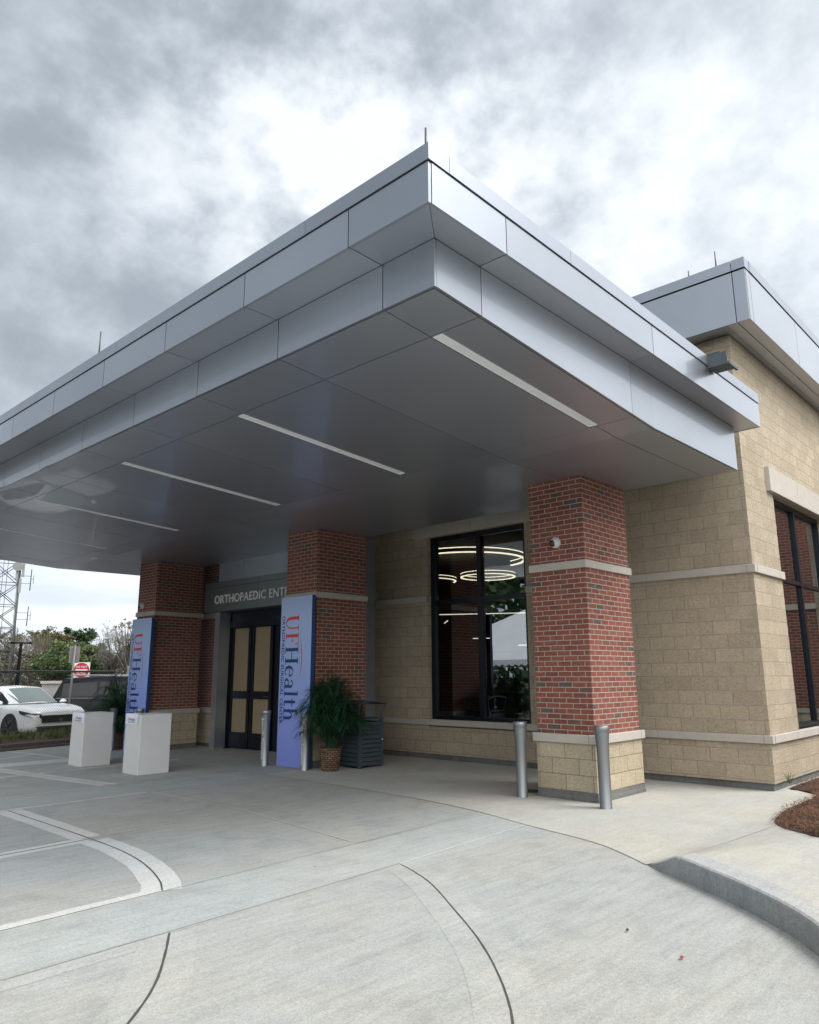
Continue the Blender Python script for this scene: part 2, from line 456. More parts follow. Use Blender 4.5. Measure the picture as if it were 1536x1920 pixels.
# raised kerb with a sloping nose
bm = bmesh.new(); rows = []
for i, (x, y) in enumerate(EP):
    if y > 3.16: break
    a = EP[max(i - 1, 0)]; b = EP[min(i + 1, len(EP) - 1)]
    t = Vector((b[0] - a[0], b[1] - a[1])).normalized(); n = Vector((t.y, -t.x))
    h = max(sz(x, y), .001)
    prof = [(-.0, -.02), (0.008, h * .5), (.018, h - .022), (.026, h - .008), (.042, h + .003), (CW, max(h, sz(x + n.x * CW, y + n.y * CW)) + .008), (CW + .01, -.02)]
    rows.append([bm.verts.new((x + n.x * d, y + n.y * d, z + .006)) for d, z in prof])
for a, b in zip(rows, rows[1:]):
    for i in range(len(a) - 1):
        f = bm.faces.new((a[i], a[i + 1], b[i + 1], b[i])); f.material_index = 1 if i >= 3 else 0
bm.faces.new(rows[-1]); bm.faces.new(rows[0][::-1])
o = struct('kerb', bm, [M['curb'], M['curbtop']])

def ribbon(path, w, dz, off=0.0, jag=0.0, zf=gz, seed=1):
    rr = random.Random(seed); bm = bmesh.new(); L = []; Rr = []
    P = []
    for (a, b) in zip(path, path[1:]):
        n = max(1, int(math.dist(a, b) / .12))
        for k in range(n): P.append((a[0] + (b[0] - a[0]) * k / n, a[1] + (b[1] - a[1]) * k / n))
    P.append(path[-1])
    for i, (x, y) in enumerate(P):
        a = P[max(i - 1, 0)]; b = P[min(i + 1, len(P) - 1)]
        t = Vector((b[0] - a[0], b[1] - a[1])).normalized(); n = Vector((-t.y, t.x))
        for lst, s in ((L, 1), (Rr, -1)):
            d = off + s * w / 2 + (rr.uniform(-jag, jag))
            X, Y = x + n.x * d, y + n.y * d
            lst.append(bm.verts.new((X, Y, zf(X, Y) + dz)))
    for i in range(len(P) - 1): bm.faces.new((Rr[i], Rr[i + 1], L[i + 1], L[i]))
    return bm
LAY = [0]
def both(path, sw, mat='strip', jw=.012, jm='joint', z=.004, seed=1, off=0.0, name='pavement'):
    LAY[0] += 1; z = .0012 + .00005 * LAY[0]
    if sw:
        struct(name + '_strip', ribbon(path, sw, z, off, .006, seed=seed), M[mat])
    if jw:
        struct(name + '_joint', ribbon(path, jw, .0032 + LAY[0] * .00005, 0, .0015, seed=seed + 50), M[jm])
P1 = smooth_path([(1.9, 1.55), (2.35, 1.78), (2.75, 2.04), (3.15, 2.29), (3.56, 2.67), (3.94, 3.11), (4.29, 3.59), (4.64, 4.09), (4.83, 4.45), (4.93, 4.70)])
both(P1, .36, 'strip', .011, seed=3)
P2 = smooth_path([(1.3, 3.15), (1.62, 3.33), (1.95, 3.61), (2.24, 3.91), (2.51, 4.28), (2.72, 4.60)])
both(P2, .34, 'strip', .015, seed=4)
P3 = smooth_path([(3.17, 5.50), (3.31, 5.8), (3.48, 6.36), (3.58, 6.96), (3.62, 7.68), (3.64, 8.61), (3.66, 10.0)])
both(P3, .30, 'bright', .013, seed=5)
# straight bands across the drive, one per row of columns
struct('pavement_band', grid_sheet(fr(-3, 7.25, 14), [4.63, 5.1, 5.55], gz, .0007), M['band'])
struct('pavement_band', grid_sheet(fr(-3, 7.66, 14), [10.18, 10.6, 11.02], gz, .0007), M['band'])
struct('pavement_band', grid_sheet(fr(-3, 7.6, 10), [15.45, 15.8, 16.2], gz, .0007), M['bright'])
both([(-3, 5.22), (2.01, 5.43), (3.17, 5.48)], .13, 'bright', .009, seed=6, off=.05)
both([(3.17, 5.48), (6.0, 5.62), (7.28, 5.72)], 0, jw=.016, jm='strip')
both([(-3, 4.40), (2.73, 4.62)], .16, 'strip', .012, 'seam', seed=7, off=-.07)
both([(2.73, 4.62), (4.95, 4.73)], .05, 'strip', .012, 'seam', seed=7)
both([(4.95, 4.73), (7.03, 4.87)], 0, jw=.018, jm='bright')
both([(-2, 7.25), (2.75, 7.61), (3.57, 7.69)], .22, 'bright', .02, 'joint', seed=8)
both([(3.57, 7.69), (4.6, 7.78)], .2, 'strip', .012, 'seam', seed=9)
both([(-2, 10.0), (3.6, 10.1), (5.5, 10.14)], .1, 'bright', .008, 'seam', seed=10, off=-.03)
both([(-2, 10.98), (3.92, 11.06), (5.58, 11.13)], .07, 'bright', .008, 'seam', seed=11, off=.03)
both([(5.58, 11.13), (7.7, 11.2)], 0, jw=.014, jm='strip')
both([(5.55, 10.07), (5.56, 7.87), (5.25, 5.65)], 0, jw=.016, jm='bright')
both([(5.28, 16.0), (5.25, 15.2), (5.32, 13.8), (5.48, 11.2)], .3, 'bright', .012, 'seam', seed=12)
both([(1, 13.2), (5.3, 13.75), (8.2, 13.95)], .16, 'bright', .01, 'seam', seed=13)
both([(6.9, 19.3), (7.0, 18), (6.98, 16.3)], .1, 'bright', 0, seed=14)
both([(3, 17.5), (5.9, 17.2), (6.95, 17.9)], .1, 'bright', 0, seed=15)
both([(6.3, 3.16)] + [p for p in EP if p[1] > 3.17] + [(7.66, 12.5), (7.6, 15)], 0, jw=.013, jm='seam')
struct('sidewalk_joint', ribbon([(6.55, 2.93), (7.2, 2.86), (8.4, 2.80)], .008, .010, zf=sz), M['seam'])
# dry leaves lying on the concrete
for (x, y, m, lb, s) in ((4.435, 2.04, 'leafred', 'small reddish dry leaf lying on the open concrete drive', .018), (4.656, 2.484, 'leafbrown', 'small dark brown dry leaf lying on the pale concrete drive', .016)):
    bm = bmesh.new()
    vs = [bm.verts.new((x + s * math.cos(a) * (1 if k % 2 else .7), y + s * .55 * math.sin(a), .012 + .006 * math.sin(3 * a))) for k, a in enumerate(fr(0, 2 * PI * .9, 9))]
    f = bm.faces.new(vs); r = bmesh.ops.extrude_face_region(bm, geom=[f]); bmesh.ops.translate(bm, verts=[v for v in r['geom'] if isinstance(v, bmesh.types.BMVert)], vec=(0, 0, .003))
    tag(obj('dry_leaf', bm, M[m]), lb, 'leaf')
bm = bmesh.new(); lathe(bm, 9.02, 6.12, [(0.001, .013), (.13, .013), (.14, .010), (.145, .002)], 28)
tag(obj('drain_cover', bm, M['joint']), 'round black drain cover flush in the concrete beside the right brick column', 'drain')

# pine straw bed on the right
MB = [(20, 3.58), (13, 3.58), (11.25, 3.58), (11.16, 3.40), (11.0, 3.12), (10.92, 3.083), (10.32, 3.08), (9.73, 3.06), (9.2, 3.0), (8.768, 2.9), (8.273, 2.652), (7.88, 2.39), (7.62, 2.2), (7.5, 2.0), (7.62, 1.6), (9, 1.0), (14, .4), (20, .2)]
MB = [(20, 3.58), (13, 3.58), (11.6, 3.58), (11.45, 3.35), (11.3, 3.18), (10.9, 3.09), (10.2, 3.09), (9.73, 3.08), (9.2, 3.0), (8.768, 2.9), (8.4, 2.72), (8.16, 2.55), (7.9, 2.38), (7.65, 2.15), (7.6, 1.9), (7.75, 1.6), (9, 1.0), (14, .4), (20, .2)]
def inpoly(x, y, P):
    c = False
    for (x1, y1), (x2, y2) in zip(P, P[1:] + P[:1]):
        if (y1 > y) != (y2 > y) and x < (x2 - x1) * (y - y1) / (y2 - y1) + x1: c = not c
    return c
def polydist(x, y, P):
    d = 9
    for (x1, y1), (x2, y2) in zip(P, P[1:] + P[:1]):
        L = (x2 - x1) ** 2 + (y2 - y1) ** 2; t = max(0, min(1, ((x - x1) * (x2 - x1) + (y - y1) * (y2 - y1)) / L))
        d = min(d, math.hypot(x - x1 - t * (x2 - x1), y - y1 - t * (y2 - y1)))
    return d
def bedz(x, y):
    d = polydist(x, y, MB)
    return sz(x, y) + .012 + .06 * (1 - math.exp(-d / .3)) + .05 * (noise.noise((x * 2.3, y * 2.3, 0)))*min(1, d / .2)
bm = bmesh.new()
SP = smooth_path(MB + [MB[0]], 3)[:-1]
inner = [bm.verts.new((x, y, sz(x, y) + .006)) for x, y in SP]
bm.faces.new(inner)
bmesh.ops.triangulate(bm, faces=bm.faces)
for k in range(4): bmesh.ops.subdivide_edges(bm, edges=[e for e in bm.edges if e.calc_length() > .22], cuts=1, use_grid_fill=True); bmesh.ops.triangulate(bm, faces=[f for f in bm.faces if len(f.verts) > 4])
for v in bm.verts:
    d = polydist(v.co.x, v.co.y, MB)
    v.co.z = bedz(v.co.x, v.co.y) if d > .02 else sz(v.co.x, v.co.y) + .006
struct('planting_bed', bm, M['strawbase'], smooth=True)
bm = bmesh.new(); rs = random.Random(5)
for i in range(17000):
    x = 7.5 + (rs.random() ** 1.5) * 9; y = rs.uniform(.9, 3.6)
    if not inpoly(x, y, MB): continue
    z = bedz(x, y) + rs.uniform(0, .035); a = rs.uniform(0, 2 * PI); L = rs.uniform(.06, .17); w = rs.uniform(.0022, .004)
    d = Vector((math.cos(a), math.sin(a), rs.uniform(-.2, .35))); n = Vector((-math.sin(a), math.cos(a), 0)) * w
    p = Vector((x, y, z)); q = p + d * L * .5; r = p + d * L + Vector((0, 0, -.4 * L * rs.random()))
    m = q + Vector((0, 0, .01))
    bm.faces.new([bm.verts.new(c) for c in (p - n, p + n, m + n, m - n)]); bm.faces.new([bm.verts.new(c) for c in (m - n, m + n, r)])
o = obj('pine_straw', bm, M['straw']); o['kind'] = 'stuff'
def tuft(x, y, z, n, h, lb, seed):
    rs = random.Random(seed); bm = bmesh.new()
    for i in range(n):
        a = rs.uniform(0, 2 * PI); L = h * rs.uniform(.5, 1); lean = rs.uniform(.1, .75); w = .003
        d = Vector((math.cos(a), math.sin(a), 0)); nrm = Vector((-d.y, d.x, 0)) * w
        p0 = Vector((x, y, z)) + d * rs.uniform(0, .03); p1 = p0 + d * L * lean * .4 + Vector((0, 0, L * .6)); p2 = p0 + d * L * lean + Vector((0, 0, L * (1 - .3 * lean)))
        bm.faces.new([bm.verts.new(c) for c in (p0 - nrm, p0 + nrm, p1 + nrm, p1 - nrm)]); bm.faces.new([bm.verts.new(c) for c in (p1 - nrm, p1 + nrm, p2)])
    tag(obj('grass_tuft', bm, M['grass']), lb, 'grass tuft')
tuft(7.68, 2.12, .15, 22, .16, 'sparse thin grass tuft at the rounded tip of the pine straw bed', 3)
tuft(11.35, 3.5, .10, 22, .2, 'dry grass tuft against the foot of the stone building corner', 4)

# ------------------------------------------------------------------ building
bld = thing('medical_building', 'tan split face block medical building with brick flank, dark windows and metal roof edge', 'building', (11.134, 3.615, 0))
XW, YC = 11.134, 3.615
WY0, WY1, WZ0, WZ1 = 7.51, 9.86, .70, 4.20      # window in the wall that faces the drive
TOPZ = 6.66
# wall facing the drive, with the window opening
bm = bmesh.new()
T = .30
def wallbox(x0, x1, y0, y1, z0, z1): box(bm, x0, x1, y0, y1, z0, z1)
wallbox(XW, XW + T, YC, WY0, .10, TOPZ)
wallbox(XW, XW + T, WY1, 11.36, .10, TOPZ)
wallbox(XW, XW + T, WY0, WY1, .10, WZ0 - .10)
wallbox(XW, XW + T, WY0, WY1, WZ1 + .08, TOPZ)
# wall on the far right side
RX0, RX1, RZ0, RZ1 = 12.41, 15.25, .735, 4.36
wallbox(XW + T, RX0, YC, YC + T, .10, TOPZ)
wallbox(RX1, 30, YC, YC + T, .10, TOPZ)
wallbox(RX0, RX1, YC, YC + T, .10, RZ0 - .1)
wallbox(RX0, RX1, YC, YC + T, RZ1, TOPZ)
obj('block_wall', bm, M['stone'], bld)
# broken split-face edges along the jambs and the corner
bm = bmesh.new()
rs = random.Random(11)
def lumps(x, y, dx, dy, z0, z1):
    k = z0
    while k < z1 - .02:
        zt = min(k + .19, z1)
        sub = 6
        prev = None
        for i in range(sub + 1):
            z = k + (zt - k) * i / sub
            e = .004 + .014 * rs.random() * math.sin(PI * i / sub) ** .4
            cur = [bm.verts.new(p) for p in ((x - .001 * dy, y - .001 * dx, z), (x + dx * e, y + dy * e, z), (x + .05 * abs(dy), y + .05 * abs(dx), z))]
            if prev: 
                bm.faces.new((prev[0], prev[1], cur[1], cur[0])); bm.faces.new((prev[1], prev[2], cur[2], cur[1]))
            prev = cur
        k += .1985
lumps(RX0 + .0, YC - .002, 1, 0, RZ0, 4.35)
obj('split_edge', bm, M['stone'], bld)
bm = bmesh.new()
box(bm, XW + .03, XW + T, YC + .03, 11.3, -.35, .10); box(bm, XW + T, 30, YC + .03, YC + T, -.35, .10)
obj('footing', bm, M['footing'], bld)
def course(z0, z1, out, name, gaps=()):
    bm = bmesh.new()
    o = out
    # along the drive wall
    segs = [(YC - o, 11.36)]
    for g0, g1 in gaps:
        segs = [(a, b) for s in segs for a, b in ((s[0], min(s[1], g0)), (max(s[0], g1), s[1])) if b - a > .01]
    for a, b in segs[1:]:
        obj(name, bevel(B(XW - o, XW + .05, a, b, z0, z1), .006), M['cast'], bld)
    for a, b in segs[:1]:
        box(bm, XW - o, XW + .05, a, b, z0, z1)
    box(bm, XW + .05, RX0 + (.03 if z0 > 1 else 20), YC - o, YC + .05, z0, z1)
    bevel(bm, .006)
    # mortar joints between the lengths of cast stone
    for a in fr(YC - o + .12, 11.3, 5):
        if any(g0 - .02 < a < g1 + .02 for g0, g1 in gaps): continue
        box(bm, XW - o - .002, XW + .04, a - .004, a + .004, z0 + .002, z1 + .002, 1)
    for a in (XW - o + .10, XW + 1.05, XW + 2.4, XW + 4):
        if z0 > 1 and a > RX0: continue
        box(bm, a - .004, a + .004, YC - o - .002, YC + .04, z0 + .002, z1 + .002, 1)
    return obj(name, bm, [M['cast'], M['castline']], bld)
course(.625, .735, .045, 'sill_course')
course(2.985, 3.105, .045, 'belt_course', [(WY0 - .0, WY1 + .0)])
# lintels
bm = bmesh.new(); 
for a, b in ((7.2, 8.72), (8.728, 10.22)): box(bm, XW - .03, XW + .06, a, b, WZ1 + .085, 4.66)
bevel(bm, .005); obj('lintel', bm, M['cast'], bld)
bm = bmesh.new()
for a, b in ((12.13, 13.55), (13.556, 15.0), (15.006, 16.2)): box(bm, a, b, YC - .07, YC + .06, RZ1 + .003, 4.76)
bevel(bm, .005); obj('lintel', bm, M['cast'], bld)
bm = bmesh.new(); box(bm, XW - .0025, XW + .03, 4.522, 4.530, .105, 6.6); obj('control_joint', bm, plain('sealant', (.42, .36, .27), .7), bld)

# brick wing beyond the frame, mirrored in the side window
wg = thing('brick_wing', 'red brick building wing mirrored in the side window', 'building', (19, -2, 0))
obj('brick_face', B(18.5, 19.2, -9, 3.6, .8, 5.6), M['brick'], wg); obj('stone_base', B(18.47, 19.2, -9, 3.6, -.2, .70), M['pierstone'], wg)
obj('belt_course', B(18.44, 19.2, -9, 3.6, 2.97, 3.10), M['cast'], wg); obj('cap_course', B(18.43, 19.2, -9, 3.6, .701, .799), M['cast'], wg)
obj('stone_pier', B(18.3, 19.2, -.4, 1.3, -.2, 5.62), M['stone'], wg)
# metal roof edge of the tall part
FX, FY = 10.79, 3.18
def panels_y(bm, x, y0s, z0, z1, gap=.006, th=.03, sgn=-1):
    for a, b in zip(y0s, y0s[1:]): box(bm, x, x + th, a + gap, b - gap, z0, z1)
def panels_x(bm, y, xs, z0, z1, gap=.006, th=.03):
    for a, b in zip(xs, xs[1:]): box(bm, a + gap, b - gap, y, y + th, z0, z1)
bm = bmesh.new()
panels_y(bm, FX, [FY + .0, 3.37, 6.6, 9.8, 13, 16.4], 6.66, 7.47); panels_x(bm, FY, [FX + .03, 10.97, 13.18, 15.5, 18, 21, 24, 30], 6.66, 7.47)
obj('roof_fascia', bm, M['panel'], bld)
bm = bmesh.new()
for a, b in ((FY - .005, 3.365), (3.375, 8.0), (8.01, 16.4)): box(bm, FX - .012, FX + .2, a, b, 7.495, 7.66)
for a, b in ((FX + .2, 10.98), (10.985, 13.6), (13.605, 18), (18.005, 30)): box(bm, a, b, FY - .012, FY + .2, 7.495, 7.66)
obj('roof_coping', bm, M['coping'], bld)
bm = bmesh.new(); box(bm, FX + .031, 30, FY + .031, 16.4, 6.70, 7.60); obj('roof_core', bm, M['dark'], bld)
bm = bmesh.new()
for a, b in ((FY + .032, 3.36), (3.372, 3.52)): box(bm, FX + .032, 30, a, b, 6.662, 6.698)
box(bm, FX + .032, XW - .17, 3.53, 16.3, 6.662, 6.698); box(bm, XW - .158, 30, 3.532, YC + .1, 6.67, 6.699); box(bm, XW - .158, XW + .1, YC + .1, 16.3, 6.67, 6.699)
obj('roof_soffit', bm, M['soffit'], bld)
# air terminals on the tall roof
for x, y, h, lb in ((10.9, 3.62, .32, 'taller thin lightning rod on the tall metal roof edge at right'), (10.9, 4.05, .16, 'short thin lightning rod on the tall metal roof edge at right')):
    bm = bmesh.new(); tube(bm, [(x, y, 7.66), (x, y, 7.66 + h)], [.012, .009]); box(bm, x - .03, x + .03, y - .03, y + .03, 7.661, 7.675)
    tag(obj('lightning_rod', bm, M['rod']), lb, 'lightning rod')

def window_yz(x, y0, y1, z0, z1, ym, zm, fw, depth=.09, glass_x=.05, parent=bld):
    bm = bmesh.new()
    box(bm, x, x + depth, y0, y1, z0, z0 + fw); box(bm, x, x + depth, y0, y1, z1 - fw, z1)
    box(bm, x, x + depth, y0, y0 + fw, z0 + fw, z1 - fw); box(bm, x, x + depth, y1 - fw, y1, z0 + fw, z1 - fw)
    box(bm, x + .004, x + depth, ym - fw * .45, ym + fw * .45, z0 + fw, z1 - fw)
    box(bm, x + .006, x + depth, y0 + fw, ym - fw * .45, zm - fw * .45, zm + fw * .45); box(bm, x + .006, x + depth, ym + fw * .45, y1 - fw, zm - fw * .45, zm + fw * .45)
    f = obj('window', bm, M['frame'], parent)
    bm = bmesh.new(); quad(bm, (x + glass_x, y0 + .01, z0 + .01), (x + glass_x, y0 + .01, z1 - .01), (x + glass_x, y1 - .01, z1 - .01), (x + glass_x, y1 - .01, z0 + .01))
    obj('glass_pane', bm, M['glass'], f); return f
def window_xz(y, x0, x1, z0, z1, xm, zm, fw, depth=.09, parent=bld):
    bm = bmesh.new()
    box(bm, x0, x1, y, y + depth, z0, z0 + fw); box(bm, x0, x1, y, y + depth, z1 - fw, z1)
    box(bm, x0, x0 + fw, y, y + depth, z0 + fw, z1 - fw); box(bm, x1 - fw, x1, y, y + depth, z0 + fw, z1 - fw)
    box(bm, xm - fw * .45, xm + fw * .45, y + .004, y + depth, z0 + fw, z1 - fw)
    box(bm, x0 + fw, xm - fw * .45, y + .006, y + depth, zm - fw * .45, zm + fw * .45); box(bm, xm + fw * .45, x1 - fw, y + .006, y + depth, zm - fw * .45, zm + fw * .45)
    f = obj('window', bm, M['frame'], parent)
    bm = bmesh.new(); quad(bm, (x0 + .01, y + .05, z0 + .01), (x1 - .01, y + .05, z0 + .01), (x1 - .01, y + .05, z1 - .01), (x0 + .01, y + .05, z1 - .01))
    obj('glass_pane', bm, M['glass'], f); return f
window_yz(XW + .10, WY0, WY1, WZ0, WZ1 + .08, 8.65, 2.97, .10, .14)
window_xz(YC + .10, RX0, RX1, RZ0, RZ1, 13.8, 3.04, .07, .10)

# room behind the windows
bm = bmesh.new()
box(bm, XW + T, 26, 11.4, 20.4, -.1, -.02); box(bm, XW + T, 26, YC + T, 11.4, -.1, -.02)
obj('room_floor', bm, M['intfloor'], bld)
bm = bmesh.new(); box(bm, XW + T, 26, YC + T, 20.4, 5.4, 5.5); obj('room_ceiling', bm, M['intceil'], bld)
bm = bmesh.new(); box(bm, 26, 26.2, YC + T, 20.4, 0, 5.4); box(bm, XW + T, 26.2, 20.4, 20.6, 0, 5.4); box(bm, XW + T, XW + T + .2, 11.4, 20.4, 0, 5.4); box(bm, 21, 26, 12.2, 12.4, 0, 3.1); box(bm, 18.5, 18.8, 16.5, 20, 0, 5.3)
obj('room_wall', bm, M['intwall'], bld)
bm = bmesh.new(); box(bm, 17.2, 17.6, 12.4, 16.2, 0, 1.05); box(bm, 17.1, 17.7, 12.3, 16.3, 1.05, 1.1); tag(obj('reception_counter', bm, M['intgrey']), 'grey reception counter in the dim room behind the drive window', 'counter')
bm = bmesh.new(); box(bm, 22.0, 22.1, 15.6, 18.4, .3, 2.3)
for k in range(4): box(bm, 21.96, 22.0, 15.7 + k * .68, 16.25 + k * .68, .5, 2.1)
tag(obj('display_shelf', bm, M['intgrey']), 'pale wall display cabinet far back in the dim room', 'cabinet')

def ring_light(c, r, a0, a1, lb):
    t = thing('ring_light', lb, 'ceiling light', (c[0], c[1], c[2]), 'glowing ring lights in the room')
    bm = bmesh.new(); gl = bmesh.new(); g2 = bmesh.new(); n = 56
    A = fr(R(a0), R(a1), n)
    for ra, rb in zip(A, A[1:]):
        P = lambda a, rr, z: (c[0] + rr * math.cos(a), c[1] + rr * math.sin(a), c[2] + z)
        quad(bm, P(ra, r, .02), P(rb, r, .02), P(rb, r, .10), P(ra, r, .10)); quad(bm, P(ra, r - .05, .02), P(rb, r - .05, .02), P(rb, r - .05, .10), P(ra, r - .05, .10))
        for z in (0, .10):
            quad(gl if z == 0 else g2, P(ra, r + .004, z), P(rb, r + .004, z), P(rb, r + .004, z + .022), P(ra, r + .004, z + .022))
            w_ = gl if z == 0 else g2
            quad(w_, P(ra, r - .054, z), P(rb, r - .054, z), P(rb, r - .054, z + .022), P(ra, r - .054, z + .022))
            quad(w_, P(ra, r - .054, z), P(rb, r - .054, z), P(rb, r + .004, z), P(ra, r + .004, z))
    obj('ring_body', bm, M['ringbody'], t); obj('glow_strip', gl, M['ringglow'], t); obj('glow_strip', g2, M['ringglow'], t)
    for k in range(3):
        bm = bmesh.new(); a = R(a0) + (R(a1) - R(a0)) * (k + .5) / 3; tube(bm, [(c[0] + r * math.cos(a), c[1] + r * math.sin(a), c[2] + .1), (c[0] + r * math.cos(a) * .6, c[1] + r * math.sin(a) * .6, 5.4)], .002, 4)
        obj('suspension_wire', bm, M['blackplastic'], t)
ring_light((13.30, 10.58, 4.10), 1.35, 150, 345, 'largest glowing ring light, topmost behind the drive window')
ring_light((18.8, 14.1, 4.55), .86, 0, 360, 'lower right glowing ring light seen through the drive window')
ring_light((18.7, 16.6, 4.62), 1.0, 200, 330, 'lower left glowing ring light seen through the drive window')
for (x0, y0, x1, y1, z, lb) in ((16.6, 14.9, 18.8, 11.3, 3.30, 'long thin glowing line light across the drive window'), (17.0, 14.4, 16.2, 13.6, 3.05, 'short slanting line light at the upper left of the lower drive window'),
                            (17.9, 14.05, 18.15, 13.6, 2.62, 'short line light just left of the drive window mullion'), (17.6, 12.2, 17.9, 11.5, 2.36, 'short lowest line light right of the drive window mullion'), (16.8, 10.4, 17.0, 9.7, 2.72, 'short line light near the right edge of the drive window')):
    bm = bmesh.new(); tube(bm, [(x0, y0, z), (x1, y1, z)], .014, 6)
    tag(obj('line_light', bm, M['lineglow']), lb, 'ceiling light', 'thin line lights in the room')
def planter(y0, y1, lb, seed):
    t = thing('window_planter', lb, 'planter', (XW + .45, (y0 + y1) / 2, -.02), 'planter boxes inside the drive window')
    obj('planter_box', B(XW + .36, XW + .62, y0, y1, -.02, .76), M['intgrey'], t)
    bm = bmesh.new(); rs = random.Random(seed)
    for i in range(420):
        x = rs.uniform(XW + .37, XW + .6); y = rs.uniform(y0 + .02, y1 - .02); h = rs.uniform(.10, .2); w = .006; a = rs.uniform(0, PI)
        d = Vector((math.cos(a) * w, math.sin(a) * w, 0)); p = Vector((x, y, .755)); tp = p + Vector((rs.uniform(-.03, .03), rs.uniform(-.03, .03), h))
        bm.faces.new([bm.verts.new(q) for q in (p - d, p + d, tp)])
    obj('planter_grass', bm, M['fakegrass'], t)
planter(9.16, 9.7, 'planter box of short green grass at the left of the drive window', 1)
planter(8.74, 9.08, 'planter box of short green grass just left of the window mullion', 2)

# portal with the sliding doors
pt = thing('entrance_portal', 'grey metal clad entrance portal lettered ORTHOPAEDIC ENTRANCE', 'entrance', (9.95, 13.5, 0))
DX = 10.30
g0 = gz(0, 13.5)
bm = bmesh.new()
for z0, z1 in ((.02, 2.985), (2.995, 4.9)): box(bm, 9.97, XW + .1, 11.335, 11.50, z0, z1)
obj('side_panel', bm, M['portal'], pt)
bm = bmesh.new(); box(bm, 9.97, DX - .04, 15.42, 15.62, gz(0, 15.5) + .035, 3.04); obj('portal_post', bm, M['portal'], pt)
bm = bmesh.new(); box(bm, 9.99, DX - .06, 15.44, 15.60, gz(0, 15.5) - .02, gz(0, 15.5) + .03); obj('post_shoe', bm, M['cast'], pt)
bm = bmesh.new(); box(bm, 9.97, DX - .04, 11.502, 11.75, .02, 3.04); obj('portal_post', bm, M['portal'], pt)
M['signband'] = metal_panel('sign_band_panel', (.30, .33, .35), .42, .2)
bm = bmesh.new()
for a, b in ((11.30, 12.6), (12.608, 13.852), (13.86, 16.05)):
    box(bm, 9.93, 9.96, a, b, 3.06, 3.62); box(bm, 9.93, 9.96, a, b, 3.63, 3.765)
box(bm, 9.962, 10.5, 11.51, 16.05, 3.06, 3.765)
obj('sign_band', bm, M['signband'], pt)
bm = bmesh.new(); box(bm, 9.961, 9.9615, 11.52, 16.03, 3.061, 3.764); obj('sign_joint', bm, M['dark'], pt)
bm = bmesh.new()
for a, b in ((11.52, 13.0), (13.008, 14.6), (14.608, 15.64)): box(bm, 10.03, 10.5, a, b, 3.77, 4.9)
obj('upper_panel', bm, M['portal'], pt)
tm = text_mesh('ORTHOPAEDIC ENTRANCE', .20, .02, 3, 3.66, .014)
warp(tm, lambda x, y, z: (9.925 - (.018 if z > 0 else 0), 15.60 - x, 3.245 + y))
obj('sign_lettering', tm, M['letter'], pt)
# doors
bm = bmesh.new(); dz = gz(0, 14)
box(bm, DX, DX + .12, 11.75, 15.42, 2.72, 3.06); box(bm, DX, DX + .12, 15.40, 15.62, dz - .03, 2.72)
box(bm, DX, DX + .12, 11.75, 11.9, dz, 2.72)
box(bm, DX - .05, DX + .02, 11.9, 15.4, 2.68, 2.80)
door = obj('door_frame', bm, M['frame'], pt)
obj('door_backing', B(DX + .075, DX + .10, 11.8, 15.5, dz + .01, 2.75), M['frame'], pt)
bm = bmesh.new(); box(bm, DX - .13, DX - .052, 13.1, 13.5, 2.80, 2.86); obj('door_sensor', bm, M['blackplastic'], pt)
for (a, b) in ((14.62, 15.42), (13.79, 14.60), (12.95, 13.66), (12.4, 12.94), (11.9, 12.39)):
    bm = bmesh.new(); x = DX + .02
    st = .105
    box(bm, x, x + .05, a + .006, a + st, dz, 2.72); box(bm, x, x + .05, b - st, b - .006, dz, 2.72)
    for z0, z1 in ((dz, .30), (1.05, 1.22), (2.66, 2.72)): box(bm, x + .001, x + .05, a + st, b - st, z0, z1)
    d = obj('door_leaf', bm, M['frame'], pt)
    bm = bmesh.new()
    for z0, z1 in ((.30, 1.05), (1.22, 2.66)): box(bm, x + .03, x + .04, a + st - .01, b - st + .01, z0, z1)
    obj('papered_glass', bm, M['tan'], d)
bm = bmesh.new(); tube(bm, [(DX - .0, 14.0, 1.1), (DX - .012, 14.0, 1.1)], .025, 10); tube(bm, [(DX - .0, 13.9, 1.1), (DX - .012, 13.9, 1.1)], .02, 10); obj('door_lock', bm, M['chrome'], pt)
# brick flank beyond the doors
fk = thing('brick_flank_wall', 'red brick wall with pale bands and stone base beside the entrance doors', 'wall', (10.4, 17, 0))
gb = gz(0, 17)
obj('brick_face', B(10.40, 10.7, 15.64, 17.9, .80, 4.9), M['brick'], fk)
obj('stone_base', B(10.38, 10.7, 15.64, 17.95, gb + .08, .68), M['pierstone'], fk)
obj('footing', B(10.40, 10.7, 15.64, 17.93, gb - .1, gb + .079), M['footing'], fk)
obj('cap_course', bevel(B(10.34, 10.7, 15.64, 17.98, .682, .81), .006), M['cast'], fk)
obj('belt_course', bevel(B(10.365, 10.6, 15.64, 17.94, 2.97, 3.09), .005), M['cast'], fk)

